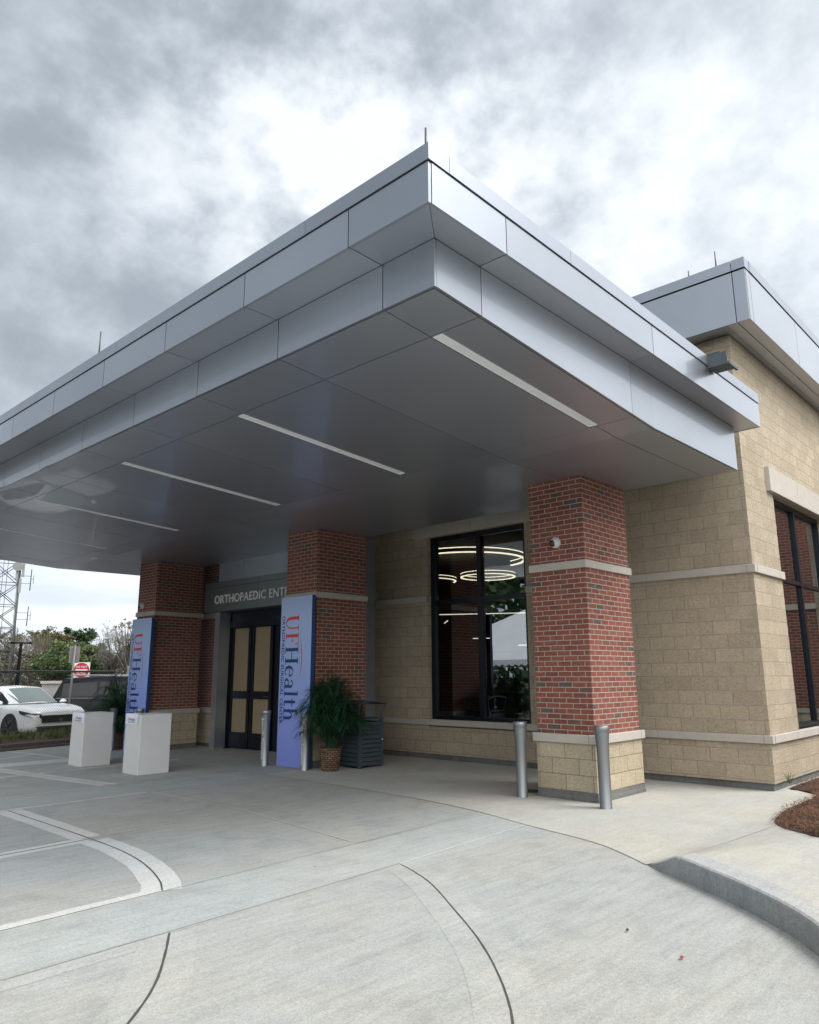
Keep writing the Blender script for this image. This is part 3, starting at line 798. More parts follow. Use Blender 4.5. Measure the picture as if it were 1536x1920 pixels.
# ------------------------------------------------------------------ columns
def column(y0, y1, lb, ybase):
    g = gz(0, (y0 + y1) / 2); x0, x1 = 8.763, 10.0
    t = thing('brick_column', lb, 'column', ((x0 + x1) / 2, (y0 + y1) / 2, g), 'brick columns under the canopy')
    obj('brick_shaft', B(x0, x1, y0, y1, .80, 4.26), M['brick'], t)
    obj('stone_base', B(x0 - .015, x1 + .015, y0 - .015, y1 + .015, g + .12, .70), M['pierstone'], t)
    bm = bmesh.new(); box(bm, x0 - .02, x1 + .02, y0 - .02, y1 + .02, g - .15, g + .119)
    bmesh.ops.subdivide_edges(bm, edges=list(bm.edges), cuts=9, use_grid_fill=True)
    for v in bm.verts:
        if v.co.z > g + .1: v.co.z += .012 * noise.noise(v.co * 6)
        if v.co.z < g + .05: 
            v.co.x += (v.co.x - (x0 + x1) / 2) * .012; v.co.y += (v.co.y - (y0 + y1) / 2) * .02
    obj('footing', bm, M['footing'], t)
    bm = bevel(B(x0 - .055, x1 + .055, y0 - .055, y1 + .055, .701, .812), .007)
    box(bm, x0 - .057, x1 + .057, y0 + .05, y0 + .056, .704, .814, 1); box(bm, x1 - .06, x1 - .054, y0 - .057, y0 + .4, .704, .8145, 1)
    obj('cap_course', bm, [M['cast'], M['castline']], t)
    bm = bevel(B(x0 - .03, x1 + .03, y0 - .03, y1 + .03, 2.955, 3.06), .006)
    obj('belt_course', bm, M['cast'], t)
column(4.966, 5.81, 'nearest red brick column, standing between two plain bollards', 0)
column(10.447, 11.33, 'middle red brick column with a wicker potted palm at its foot', 0)
column(16.275, 17.13, 'farthest red brick column, behind the two white plinths', 0)

# ------------------------------------------------------------------ canopy
cn = thing('entrance_canopy', 'large two tier silver metal entrance canopy carried on brick columns', 'canopy', (6.8, 11.2, 4.2))
UX, UY, UXE, UYE = 3.506, 3.054, 10.30, 19.35
LX, LY, LXE, LYE = 3.877, 3.328, 10.05, 19.05
ZU = 4.83
def ls(x):            # soffit height over x: falls to the valley, then level
    return 4.4375 - .0622 * (x - LX) if x < 7.55 else 4.4375 - .0622 * (7.55 - LX) + .0095 * (x - 7.55)
seamY = [UY, 3.895] + [3.895 + 1.392 * k for k in range(1, 11)] + [UYE]
seamX = [UX, 4.44, 7.05, UXE]
bm = bmesh.new()
panels_y(bm, UX, seamY, ZU, 5.155, .005); panels_x(bm, UY, [UX + .03] + seamX[1:], ZU, 5.155, .005)
box(bm, UX + .031, UXE, UYE - .03, UYE, ZU, 5.155); box(bm, UXE - .03, UXE, UY + .031, 3.6, ZU, 5.155)
obj('upper_fascia', bm, M['panel'], cn)
bm = bmesh.new()
cy = [UY - .012, 4.42, 7.78, 11.14, 14.5, 17.8, UYE]
for a, b in zip(cy, cy[1:]): box(bm, UX - .012, UX + .22, a + .002, b - .002, 5.166, 5.299)
cx = [UX + .22, 5.42, 8.45, UXE]
for a, b in zip(cx, cx[1:]): box(bm, a + .002, b - .002, UY - .012, UY + .22, 5.166, 5.299)
box(bm, UX + .22, UXE, UYE - .2, UYE + .01, 5.166, 5.298)
obj('coping', bm, M['coping'], cn)
bm = bmesh.new()
box(bm, UX + .032, UXE - .032, UY + .032, UYE - .032, ZU + .03, 5.20)
obj('roof_core', bm, M['dark'], cn)
# underside of the upper tier
bm = bmesh.new()
for a, b in zip(seamY, seamY[1:]):
    if a == UY: quad(bm, (UX + .002, UY + .004, ZU + .004), (UX + .002, 3.890, ZU + .004), (LX, 3.890, ZU + .004), (LX, LY, ZU + .004))
    else: box(bm, UX + .03, LX - .002, a + .004, b - .004, ZU + .004, ZU + .02)
xs = [LX + .006, 4.44, 7.05, UXE]
quad(bm, (UX + .008, UY + .004, ZU + .0045), (LX + .006, LY, ZU + .0045), (4.436, LY, ZU + .0045), (4.436, UY + .004, ZU + .0045))
for a, b in zip(xs[1:], xs[2:]): box(bm, a + .004, b - .004, UY + .03, LY - .002, ZU + .004, ZU + .02)
box(bm, LXE, UXE - .03, LY, 4.4, ZU + .004, ZU + .02)
obj('upper_soffit', bm, M['soffit'], cn)
# lower tier
lseam = [LY, 3.883] + [3.883 + 1.375 * k for k in range(1, 11)] + [LYE]
bm = bmesh.new()
for a, b in zip(lseam, lseam[1:]): box(bm, LX, LX + .025, a + .004, b - .004, ls(LX), ZU)
def strip_x(bm, y, xa, xb, zt, th):
    X = [xa] + ([7.55] if xa < 7.55 < xb else []) + [xb]
    for p, q in zip(X, X[1:]):
        v = [bm.verts.new(c) for c in ((p, y, ls(p)), (q, y, ls(q)), (q, y, zt), (p, y, zt))]
        w = [bm.verts.new(c) for c in ((p, y + th, ls(p)), (q, y + th, ls(q)), (q, y + th, zt), (p, y + th, zt))]
        bm.faces.new(v); bm.faces.new(w[::-1]); bm.faces.new((v[0], w[0], w[1], v[1])); bm.faces.new((v[0], v[3], w[3], w[0])); bm.faces.new((v[1], w[1], w[2], v[2]))
for a, b in ((LX + .025, 4.449), (4.457, 7.034), (7.04, LXE)): strip_x(bm, LY, a, b, ZU, .025)
strip_x(bm, LYE - .025, LX + .03, LXE, ZU, .025)
obj('lower_fascia', bm, M['panel'], cn)
bm = bmesh.new(); box(bm, LX + .03, LXE - .01, LY + .03, LYE - .03, 4.52, ZU + .02); box(bm, LXE - .012, LXE - .002, LY + .03, LYE - .03, 4.235, ZU); obj('lower_core', bm, M['dark'], cn)
# soffit panels, with 9 mm open joints against a dark backing
sx = [LX + .027, 4.455, 7.12, 7.55, LXE]
bm = bmesh.new(); G2 = .0045
LIGHTY = [3.815, 6.70, 9.44, 12.52, 15.42, 18.25]
for xi, (xa, xb) in enumerate(zip(sx, sx[1:])):
    ysm = [LY + .03, 3.883, 6.64, 9.38, 12.45, 15.35, 18.2, LYE - .03] if xi in (1, 2, 3) else [LY + .03] + lseam[1:-1] + [LYE - .03]
    if xi in (1,): ysm = sorted(set(ysm + [5.258, 8.01, 10.9, 13.9, 16.8]))
    if xi in (2, 3): ysm = [LY + .03, 5.258, 8.01, 10.9, 13.9, 16.8, LYE - .03]; ysm[0:1] = [LY + .03, 3.80]
    for ya, yb in zip(ysm, ysm[1:]):
        ga, gb = (G2, G2)
        x0, x1 = xa + (G2 if xi != 3 else 0), xb - (G2 if xi != 2 else 0)
        v = [(x0, ya + ga, ls(x0)), (x0, yb - gb, ls(x0)), (x1, yb - gb, ls(x1)), (x1, ya + ga, ls(x1))]
        lo = [bm.verts.new(c) for c in v]; hi = [bm.verts.new((c[0], c[1], c[2] + .02)) for c in v]
        bm.faces.new(lo)
        for i in range(4): bm.faces.new((lo[i], hi[i], hi[(i + 1) % 4], lo[(i + 1) % 4]))
obj('soffit', bm, M['soffit'], cn)
bm = bmesh.new()
X = [LX + .03, 7.55, LXE - .015]
for a, b in zip(X, X[1:]): quad(bm, (a, LY + .03, ls(a) + .018), (a, LYE - .03, ls(a) + .018), (b, LYE - .03, ls(b) + .018), (b, LY + .03, ls(b) + .018))
obj('soffit_backing', bm, M['dark'], cn)
# roof that ties the canopy back to the building
bm = bmesh.new(); box(bm, LXE + .02, XW - .003, 3.75, LYE, 4.90, 5.2); obj('link_roof', bm, M['soffit'], cn)
# scupper spout through the coping
sc = thing('roof_scupper', 'dark grey metal scupper spout sticking out of the canopy edge', 'scupper', (8.6, UY, 5.15))
bm = bmesh.new()
x0, x1, ya, yb = 8.52, 8.76, UY - .24, UY - .0125
box(bm, x0, x1, ya, yb, 5.13, 5.145); box(bm, x0, x0 + .012, ya, yb, 5.146, 5.29); box(bm, x1 - .012, x1, ya + .07, yb, 5.146, 5.32); box(bm, x0 + .0125, x1 - .0125, ya + .08, yb, 5.30, 5.31)
obj('spout', bm, M['scupper'], sc)
obj('spout_lip', B(x0 - .01, x1 + .03, ya - .03, ya - .001, 5.115, 5.147), M['scupper'], sc)
for x, y, hh, lb in ((3.60, 3.16, .24, 'thin lightning rod at the near corner of the canopy roof'), (3.58, 8.42, .36, 'thin lightning rod halfway along the left edge of the canopy roof')):
    bm = bmesh.new(); tube(bm, [(x, y, 5.299), (x, y, 5.299 + hh)], [.010, .008]); box(bm, x - .03, x + .03, y - .03, y + .03, 5.3, 5.312)
    tag(obj('lightning_rod', bm, M['rod']), lb, 'lightning rod')
NAMES = ['nearest recessed line light, closest to the canopy corner', 'second recessed line light from the canopy corner', 'third recessed line light from the canopy corner', 'fourth recessed line light from the canopy corner', 'fifth recessed line light from the canopy corner', 'last recessed line light at the far end of the canopy']
for y, lb in zip(LIGHTY, NAMES):
    t = thing('recessed_light', lb, 'ceiling light', (5.8, y, ls(5.8)), 'line lights recessed in the canopy soffit')
    xa, xb, w = 4.47, 7.08, .052
    def bar(bm, a, b, y0, y1, z0, z1):
        v = [(a, y0), (b, y0), (b, y1), (a, y1)]
        lo = [bm.verts.new((p, q, ls(p) + z0)) for p, q in v]; hi = [bm.verts.new((p, q, ls(p) + z1)) for p, q in v]
        bm.faces.new(lo[::-1]); bm.faces.new(hi)
        for i in range(4): bm.faces.new((lo[i], lo[(i + 1) % 4], hi[(i + 1) % 4], hi[i]))
    bm = bmesh.new()
    bar(bm, xa, xb, y - w, y - w + .013, -.006, .01); bar(bm, xa, xb, y + w - .013, y + w, -.006, .01)
    for a in (xa, (xa + xb) / 2 + .08, xb - .02): bar(bm, a, a + .02, y - w + .0131, y + w - .0131, -.0055, .01)
    obj('light_trim', bm, M['trim'], t)
    bm = bmesh.new(); bar(bm, xa + .021, (xa + xb) / 2 + .079, y - w + .0132, y + w - .0132, -.003, .009); bar(bm, (xa + xb) / 2 + .101, xb - .021, y - w + .0132, y + w - .0132, -.003, .009)
    obj('diffuser', bm, M['diff'], t)

# ------------------------------------------------------------------ dome cameras
def camera_dome(y, z, lb):
    t = thing('security_camera', lb, 'security camera', (8.763, y, z), 'dome cameras on the brick columns')
    bm = bmesh.new()
    bmesh.ops.create_uvsphere(bm, u_segments=24, v_segments=14, radius=.062); bmesh.ops.translate(bm, verts=bm.verts, vec=(8.763 - .035, y, z))
    for v in bm.verts:
        if v.co.x > 8.7625: v.co.x = 8.7625
    obj('housing', bm, M['camwhite'], t, True)
    bm = bmesh.new(); bmesh.ops.create_uvsphere(bm, u_segments=20, v_segments=12, radius=.046); bmesh.ops.translate(bm, verts=bm.verts, vec=(8.763 - .068, y + .012, z - .012)); obj('lens_dome', bm, M['camblack'], t, True)
    bm = bmesh.new(); tube(bm, [(8.7625, y, z), (8.735, y, z)], .075, 24); obj('mount_plate', bm, M['camwhite'], t)
camera_dome(5.39, 3.335, 'small white dome camera on the nearest brick column')
camera_dome(16.88, 3.21, 'small white dome camera on the farthest brick column')

# ------------------------------------------------------------------ bollards
def bollard(x, y, lb, txt=None, h=.955, hidden=False):
    g = gz(x, y)
    t = thing('bollard', lb, 'bollard', (x, y, g), 'steel bollards in front of the columns')
    bm = bmesh.new(); r = .072
    lathe(bm, x, y, [(r + .004, g - .03), (r + .004, g + .004), (r, g + .012), (r, g + h * .6), (r + .003, g + h * .74), (r + .011, g + h * .86), (r + .016, g + h * .925)], 36)
    obj('post', bm, M['bollard'], t)
    bm = bmesh.new(); lathe(bm, x, y, [(r + .017, g + h * .925), (r + .021, g + h * .93), (r + .021, g + h - .008), (r + .016, g + h), (.03, g + h + .002), (.001, g + h + .002)], 36); obj('cap', bm, M['bollard'], t)
    if txt:
        tm = text_mesh(txt, .046, 0, 2, .70, .004)
        a0 = math.atan2(-y, -x) - R(48)          # towards the left as seen from the drive
        def f(u, v, w):
            a = a0 + (v - .012) / r
            zz_ = h * .86 - u; rr_ = r + .0025 + .011 * max(0, (zz_ / h - .6) / .26) ** 1.6
            return (x + rr_ * math.cos(a), y + rr_ * math.sin(a), g + zz_)
        bmesh.ops.subdivide_edges(tm, edges=[e for e in tm.edges if e.calc_length() > .02], cuts=1)
        obj('lettering', warp(tm, f), M['letter'], t)
bollard(8.553, 5.95, 'plain steel bollard left of the nearest brick column')
bollard(8.49, 4.709, 'plain steel bollard in front of the nearest column\'s corner')
bollard(8.431, 11.40, 'steel bollard lettered Scientific Discovery before the entrance doors', 'Scientific Discovery', .96)
bollard(8.45, 10.30, 'steel bollard lettered Community Engagement beside the potted palm', 'Community Engagement', .93)
bollard(8.42, 17.24, 'steel bollard standing between the two white plinths, near the farther palm', None, .95)
bollard(8.42, 16.00, 'steel bollard mostly hidden behind the nearer white plinth', None, .95)

# ------------------------------------------------------------------ white plinths
def plinth(x0, x1, y0, y1, h, lb):
    g = gz(x0, (y0 + y1) / 2)
    o = obj('display_plinth', bevel(B(x0, x1, y0, y1, g, g + h), .006, 2), M['white']); return tag(o, lb, 'plinth', 'white plinths on the drive'), g
plinth(6.377, 6.93, 14.19, 14.73, .955, 'tall white plinth standing farther back to the left')
plinth(6.344, 6.90, 12.0, 12.53, .965, 'tall white plinth standing nearer the brick column')
def cloth(x, y0, y1, z, drop, lb, skew, seed):
    rs = random.Random(seed); t = thing('printed_cloth', lb, 'cloth', (x, (y0 + y1) / 2, z))
    bm = bmesh.new(); n = 14; rows = []
    for j in range(n + 1):
        row = []
        for i in range(n + 1):
            u, v = i / n, j / n
            y = y1 + (y0 - y1) * u; d = v * (drop * (1 - skew * (1 - u) if skew > 0 else 1 + skew * u * .3) + .14)
            wob = .006 * noise.noise((u * 5, v * 4, seed))
            if d < .14: p = (x + .14 - d, y, z + .006 + abs(wob) * .6)
            else: p = (x - .008 - abs(wob) * 1.5 - .004 * math.sin(u * 9 + seed), y + wob, z + .004 - (d - .14))
            row.append(bm.verts.new(p))
        rows.append(row)
    for a, b in zip(rows, rows[1:]):
        for i in range(n): bm.faces.new((a[i], b[i], b[i + 1], a[i + 1]))
    obj('cloth_sheet', bm, M['cloth'], t, True)
    w = (y1 - y0); 
    for txt, m, a, b in (('UF', 'orange', .26, .44), ('Health', 'navy', .46, .84)):
        tm = text_mesh(txt, drop * .26, 0, 2, w * (b - a)); obj('logo_lettering', warp(tm, lambda u, v, q: (x - .0245, y1 - w * a - u, z - drop * .62 + v)), M[m], t)
    obj('logo_line', B(x - .0245, x - .0235, y1 - w * .84, y1 - w * .28, z - drop * .78, z - drop * .74), M['navy'], t)
cloth(6.377, 14.19, 14.68, gz(0, 14.4) + .955, .18, 'white printed cloth draped over the farther plinth', .35, 2)
cloth(6.344, 12.10, 12.53, gz(0, 12.2) + .965, .17, 'white printed cloth draped over the nearer plinth', 0, 5)

# ------------------------------------------------------------------ banners
def ring2(bm, co, ri, ro, a0, a1, ci=None, n=26, z=0.0):
    ci = ci or co; A = fr(R(a0), R(a1), n)
    for a, b in zip(A, A[1:]):
        bm.faces.new([bm.verts.new((*p, z)) for p in ((ci[0] + ri[0] * math.cos(a), ci[1] + ri[1] * math.sin(a)), (co[0] + ro[0] * math.cos(a), co[1] + ro[1] * math.sin(a)), (co[0] + ro[0] * math.cos(b), co[1] + ro[1] * math.sin(b)), (ci[0] + ri[0] * math.cos(b), ci[1] + ri[1] * math.sin(b)))])
def rc(bm, x0, y0, x1, y1, z=0.0):
    bm.faces.new([bm.verts.new(p) for p in ((x0, y0, z), (x1, y0, z), (x1, y1, z), (x0, y1, z))])
def glyph(ch):
    bm = bmesh.new(); e = .002
    if ch == 'U':
        rc(bm, .10, .38, .27, .96); rc(bm, 0, .955, .38, 1, e); rc(bm, .68, .38, .76, .96); rc(bm, .54, .955, .88, 1, e)
        ring2(bm, (.43, .385), (.205, .33), (.33, .40), 180, 360, (.475, .385), z=2 * e); w = .95
    elif ch == 'F':
        rc(bm, .10, .04, .27, .96); rc(bm, 0, 0, .40, .045, e); rc(bm, 0, .955, .66, 1, e); rc(bm, .60, .74, .66, .956, 2 * e); rc(bm, .27, .49, .49, .54, e); rc(bm, .45, .40, .50, .63, 2 * e); w = .74
    elif ch == 'H':
        for x in (.10, .70): rc(bm, x, .04, x + .17, .96); rc(bm, x - .10, 0, x + .27, .045, e); rc(bm, x - .10, .955, x + .27, 1, e)
        rc(bm, .26, .475, .71, .53, 2 * e); w = 1.02
    elif ch == 'e':
        ring2(bm, (.31, .325), (.17, .285), (.30, .335), 0, 318, (.335, .335)); rc(bm, .15, .33, .60, .385, e); w = .66
    elif ch == 'a':
        ring2(bm, (.26, .17), (.12, .115), (.24, .18), 0, 360); rc(bm, .38, .0, .53, .46, e); ring2(bm, (.30, .46), (.10, .15), (.23, .20), 0, 165, (.29, .46), z=2 * e); rc(bm, .52, 0, .62, .045, 2 * e); w = .66
    elif ch == 'l':
        rc(bm, .10, .04, .25, 1.06); rc(bm, 0, 0, .36, .045, e); rc(bm, 0, 1.02, .11, 1.06, e); w = .40
    elif ch == 't':
        rc(bm, .12, .10, .27, .86); rc(bm, 0, .60, .44, .655, e); ring2(bm, (.29, .11), (.045, .055), (.17, .115), 180, 340, z=2 * e); w = .48
    elif ch == 'h':
        rc(bm, .10, .04, .25, 1.06); rc(bm, 0, 0, .35, .045, e); rc(bm, 0, 1.02, .11, 1.06, e); rc(bm, .47, .04, .62, .42, e); rc(bm, .39, 0, .72, .045, 2 * e); ring2(bm, (.40, .40), (.09, .20), (.22, .265), 0, 170, (.37, .40), z=2 * e); w = .76
    return bm, w
def banner(x, y0, y1, h, lean, lb):
    g = gz(x, (y0 + y1) / 2); th = .085
    t = thing('banner_stand', lb, 'banner', (x, (y0 + y1) / 2, g), 'printed hospital banners')
    L = lambda z: x + lean * (z - g) / h
    bm = bmesh.new()
    v = [bm.verts.new(p) for p in ((x, y0, g), (x, y1, g), (L(g + h), y1, g + h), (L(g + h), y0, g + h))]
    w = [bm.verts.new((p.co.x + th, p.co.y, p.co.z)) for p in v]
    bm.faces.new(v)
    for i in range(4): f = bm.faces.new((v[i], w[i], w[(i + 1) % 4], v[(i + 1) % 4])); f.material_index = 1
    bm.faces.new(w[::-1]).material_index = 1
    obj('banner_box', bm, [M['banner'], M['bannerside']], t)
    def put(u, v, w, ztop, yb, sx, sy, d=.002):
        z = g + ztop - u * sx; return (L(z) - d - w * .4, yb - v * sy, z)
    u0 = 0; sx, sy = .335, .37
    yb = y1 - .16 * (y1 - y0) / .87
    for part, chars, m in (('logo_lettering', 'UF', 'orange'), ('logo_lettering', 'Health', 'navy')):
        big = bmesh.new()
        for ch in chars:
            bm, wd = glyph(ch)
            k = u0
            for f in bm.faces: big.faces.new([big.verts.new((q.co.x + k, q.co.y, q.co.z)) for q in f.verts])
            bm.free(); u0 += wd
        obj(part, warp(big, lambda u, v, w: put(u, v, w, 2.655, yb, sx, sy)), M[m], t)
    tm = text_mesh('ORTHOPAEDIC SURGICAL CENTER', .088, 0, 2, 1.93, .022)
    bb = bmesh.new()
    for f in tm.faces: bb.faces.new([bb.verts.new(q.co) for q in f.verts])
    tm.free()
    obj('subtitle_lettering', warp(bb, lambda u, v, w: put(u, v, w, 2.645, y1 - .045, 1, 1)), M['navy'], t)
    sw = bmesh.new(); A = fr(-1, 1, 30)
    for a, b in zip(A, A[1:]):
        P = lambda q, k: (.42 + .36 * (q + 1), 1.10 + .16 * (1 - q * q) + k * .045 * (1 - q * q) ** .6)
        (xa, ya), (xb, yb2), (xc, yc), (xd, yd) = P(a, 0), P(b, 0), P(b, 1), P(a, 1)
        sw.faces.new([sw.verts.new(p) for p in ((xa, ya, .006), (xb, yb2, .006), (xc, yc, .006), (xd, yd, .006))])
    obj('logo_arc', warp(sw, lambda u, v, w: put(u, v, w, 2.655, yb, 1, sy)), M['orange'], t)
banner(8.60, 10.39, 11.276, 2.985, .012, 'tall blue hospital banner against the middle brick column')
banner(8.60, 16.12, 17.035, 2.98, .012, 'tall blue hospital banner against the farthest brick column')

# ------------------------------------------------------------------ litter bin
tb = thing('litter_bin', 'square blue grey slatted litter bin with raised hood beside the potted palm', 'bin', (9.44, 9.98, 0))
x0, x1, y0, y1 = 9.155, 9.73, 9.70, 10.27; H1 = .80
obj('bin_liner', B(x0 + .03, x1 - .03, y0 + .03, y1 - .03, .03, H1 - .03), M['binin'], tb)
bm = bmesh.new()
for (a, b) in ((x0, y0), (x1 - .055, y0), (x0, y1 - .055), (x1 - .055, y1 - .055)): box(bm, a, a + .055, b, b + .055, 0.0, H1)
obj('corner_post', bm, M['bin'], tb)
bm = bmesh.new(); n = 10; ph = (H1 - .06) / n
for k in range(n):
    z0 = .04 + k * ph; z1 = z0 + ph * .80
    box(bm, x0 + .0555, x1 - .0555, y0 + .008, y0 + .025, z0, z1); box(bm, x0 + .0555, x1 - .0555, y1 - .025, y1 - .008, z0, z1)
    box(bm, x0 + .008, x0 + .025, y0 + .0555, y1 - .0555, z0, z1); box(bm, x1 - .025, x1 - .008, y0 + .0555, y1 - .0555, z0, z1)
obj('slat_panel', bm, M['bin'], tb)
bm = bmesh.new(); box(bm, x0 - .005, x1 + .005, y0 - .005, y1 + .005, H1 + .001, H1 + .03); obj('rim', bm, M['bin'], tb)
bm = bmesh.new()
for a, b, dx, dy in ((x0 + .02, y0 + .02, -1, -1), (x1 - .02, y0 + .02, 1, -1), (x0 + .02, y1 - .02, -1, 1), (x1 - .02, y1 - .02, 1, 1)):
    tube(bm, [(a, b, H1 + .03), (a + dx * .0, b, H1 + .06), (a + dx * .05, b + dy * .02, H1 + .25)], .016, 8)
obj('hood_leg', bm, M['bin'], tb)
bm = bmesh.new(); zs = H1 + .255
N = 14; top = []
for s, zz in ((0, 0), (1, .025)):
    top.append([[bm.verts.new((x0 - .06 + (x1 - x0 + .12) * i / N, y0 - .03 + (y1 - y0 + .06) * j / 3, zs + zz + .05 * math.sin(PI * i / N))) for j in range(4)] for i in range(N + 1)])
for s in (0, 1):
    for i in range(N):
        for j in range(3):
            f = (top[s][i][j], top[s][i + 1][j], top[s][i + 1][j + 1], top[s][i][j + 1]); bm.faces.new(f if s else f[::-1])
for i in range(N):
    bm.faces.new((top[0][i][0], top[0][i + 1][0], top[1][i + 1][0], top[1][i][0])); bm.faces.new((top[0][i + 1][3], top[0][i][3], top[1][i][3], top[1][i + 1][3]))
for i in (0, N):
    for j in range(3): bm.faces.new((top[0][i][j], top[0][i][j + 1], top[1][i][j + 1], top[1][i][j]))
obj('hood', bm, M['bin'], tb)
bm = bmesh.new(); bmesh.ops.create_uvsphere(bm, u_segments=10, v_segments=6, radius=.014); bmesh.ops.translate(bm, verts=bm.verts, vec=(x1 - .03, y0 - .005, .46)); obj('lock_knob', bm, M['chrome'], tb)

# ------------------------------------------------------------------ potted palms
def potted_palm(x, y, lb, H, spread, seed, n=58):
    g = gz(x, y); t = thing('potted_palm', lb, 'potted plant', (x, y, g), 'potted palms in wicker pots')
    bm = bmesh.new(); lathe(bm, x, y, [(.001, g + .004), (.135, g + .004), (.15, g + .05), (.175, g + .22), (.188, g + .36), (.196, g + .385), (.178, g + .385), (.165, g + .30)], 40, .17)
    obj('wicker_pot', bm, M['wicker'], t)
    bm = bmesh.new(); lathe(bm, x, y, [(.001, g + .33), (.17, g + .32)], 20); obj('soil', bm, M['soil'], t)
    rs = random.Random(seed); st = bmesh.new(); lf = bmesh.new()
    for i in range(n):
        a = rs.uniform(0, 2 * PI); k = rs.random() ** .8
        top = H * (1 - .58 * k * k) * rs.uniform(.74, 1.02) - .32; out = spread * (.12 + .9 * k) * rs.uniform(.8, 1.15)
        d = Vector((math.cos(a), math.sin(a), 0)); b = Vector((x, y, g + .33)) + d * rs.uniform(0, .09)
        P = []
        for s in fr(0, 1, 16):
            z = top * (1.0 - (1 - s) ** 1.7) - .30 * top * max(0, s - .55) ** 1.6 * (1.2 + 2 * k)
            P.append(b + d * (out * s ** 1.5) + Vector((0, 0, z)))
        tube(st, P, [.006 - .005 * s for s in fr(0, 1, 16)], 4, False)
        for j in range(4, 17):
            p = P[j]; tg = (P[j] - P[j - 1]).normalized(); sd = tg.cross(Vector((0, 0, 1)))
            if sd.length < .05: sd = Vector((-d.y, d.x, 0))
            sd.normalize()
            for sgn in (-1, 1):
                for rep in range(2):
                    q = p - tg * (rep * .5) * (P[j] - P[j - 1]).length
                    L = rs.uniform(.16, .38) * (1 - .45 * abs(j / 16 - .55)); w = rs.uniform(.004, .0075)
                    v = (sd * sgn * rs.uniform(.5, 1) + tg * rs.uniform(.5, 1.0) + Vector((0, 0, rs.uniform(-.35, .2)))).normalized()
                    nrm = v.cross(Vector((rs.uniform(-.3, .3), rs.uniform(-.3, .3), 1))).normalized() * w
                    m = q + v * L * .5; e = q + v * L + Vector((0, 0, -L * rs.uniform(.1, .5)))
                    lf.faces.new([lf.verts.new(c) for c in (q - nrm * .4, q + nrm * .4, m + nrm, m - nrm)]); lf.faces.new([lf.verts.new(c) for c in (m - nrm, m + nrm, e)])
    obj('stem', st, M['palm'], t); obj('frond', lf, M['palm'], t)
potted_palm(8.69, 9.92, 'bushy dark green palm in a wicker pot beside the slatted bin', 1.72, .58, 3, 92)
potted_palm(8.72, 17.52, 'dark green palm in a wicker pot behind the farther white plinth', 1.78, .95, 8, 110)

# ------------------------------------------------------------------ far left: bed, fence, cars, signs
bm = bmesh.new()
def bcurb(x): return 19.47 + (x - 6.8) * .30
rows = []
for x in fr(-6, 14, 20):
    y = bcurb(x); rows.append([bm.verts.new((x, y + d, gz(x, y) + z)) for d, z in ((-.16, -.02), (-.16, .05), (-.02, .055), (-.015, .14), (.13, .15), (.14, -.02))])
for a, b in zip(rows, rows[1:]):
    for i in range(5): bm.faces.new((a[i], b[i], b[i + 1], a[i + 1]))
struct('bed_kerb', bm, M['bedcurb'])
bedY = 2.6
bm = bmesh.new(); rows = []
for x in fr(-6, 14, 60):
    y = bcurb(x); rows.append([bm.verts.new((x, y + d, gz(x, y) + .13 + .10 * math.sin(PI * min(1, (d - .12) / bedY)) + .03 * noise.noise((x * 3, d * 3, 4)))) for d in fr(.12, bedY, 8)])
for a, b in zip(rows, rows[1:]):
    for i in range(8): bm.faces.new((a[i], b[i], b[i + 1], a[i + 1]))
struct('mulch_bed', bm, M['mulch'], smooth=True)
bm = bmesh.new(); rs = random.Random(9)
for i in range(420):
    x = rs.uniform(4.5, 12); y = bcurb(x) + rs.uniform(.25, 1.6); z = gz(x, y) + .15 + .05
    big = rs.random() < .8
    for k in range(11):
        a = rs.uniform(0, 2 * PI); L = rs.uniform(.08, .26) * (1 if big else .5); w = .008
        d = Vector((math.cos(a), math.sin(a), 0)); n = Vector((-d.y, d.x, 0)) * w; p = Vector((x, y, z)) + d * .03; e = p + d * L * .6 + Vector((0, 0, L))
        bm.faces.new([bm.verts.new(c) for c in (p - n, p + n, e)])
o = obj('bed_ground_cover', bm, M['grass']); o['kind'] = 'stuff'

fx0, fx1 = -3.0, 8.97
def fy(x): return 20.35 + (x - 6.919) * -1.03 if False else 20.55 + (x - 6.9) * .18
# fence parallel to the bed
fx1 = 10.32
ft = thing('chain_link_fence', 'grey chain link fence with a single top rail beside the parked cars', 'fence', (6, fy(6), -.2))
zf0, zf1 = -.10, 1.70
bm = bmesh.new(); tube(bm, [(fx0, fy(fx0), zf1), (fx1, fy(fx1), zf1)], .026, 8); obj('top_rail', bm, M['galv'], ft)
bm = bmesh.new(); tube(bm, [(fx0, fy(fx0), .82), (fx1, fy(fx1), .90)], .012, 6); obj('brace_rail', bm, M['fencewire'], ft)
for x in (fx1, fx1 - 5.4, fx1 - 8.4, fx1 - 11.4):
    bm = bmesh.new(); tube(bm, [(x, fy(x), -.25), (x, fy(x), zf1 + .06)], .034, 8); obj('fence_post', bm, M['galv'], ft)
bm = bmesh.new(); s = .072; hgt = zf1 - zf0
def wire(xa, za, xb, zb):
    w = .0032
    pa, pb = Vector((xa, fy(xa), za)), Vector((xb, fy(xb), zb)); n = Vector((0, 0, 1)).cross(pb - pa).normalized(); u = (pb - pa).normalized().cross(n) * w
    nn = n * w
    for (p, q) in ((u, nn), (nn, -u), (-u, -nn), (-nn, u)): pass
    v = [bm.verts.new(c) for c in (pa + u, pa - u, pb - u, pb + u)]; bm.faces.new(v)
    v = [bm.verts.new(c) for c in (pa + nn, pa - nn, pb - nn, pb + nn)]; bm.faces.new(v)
k = 5.4
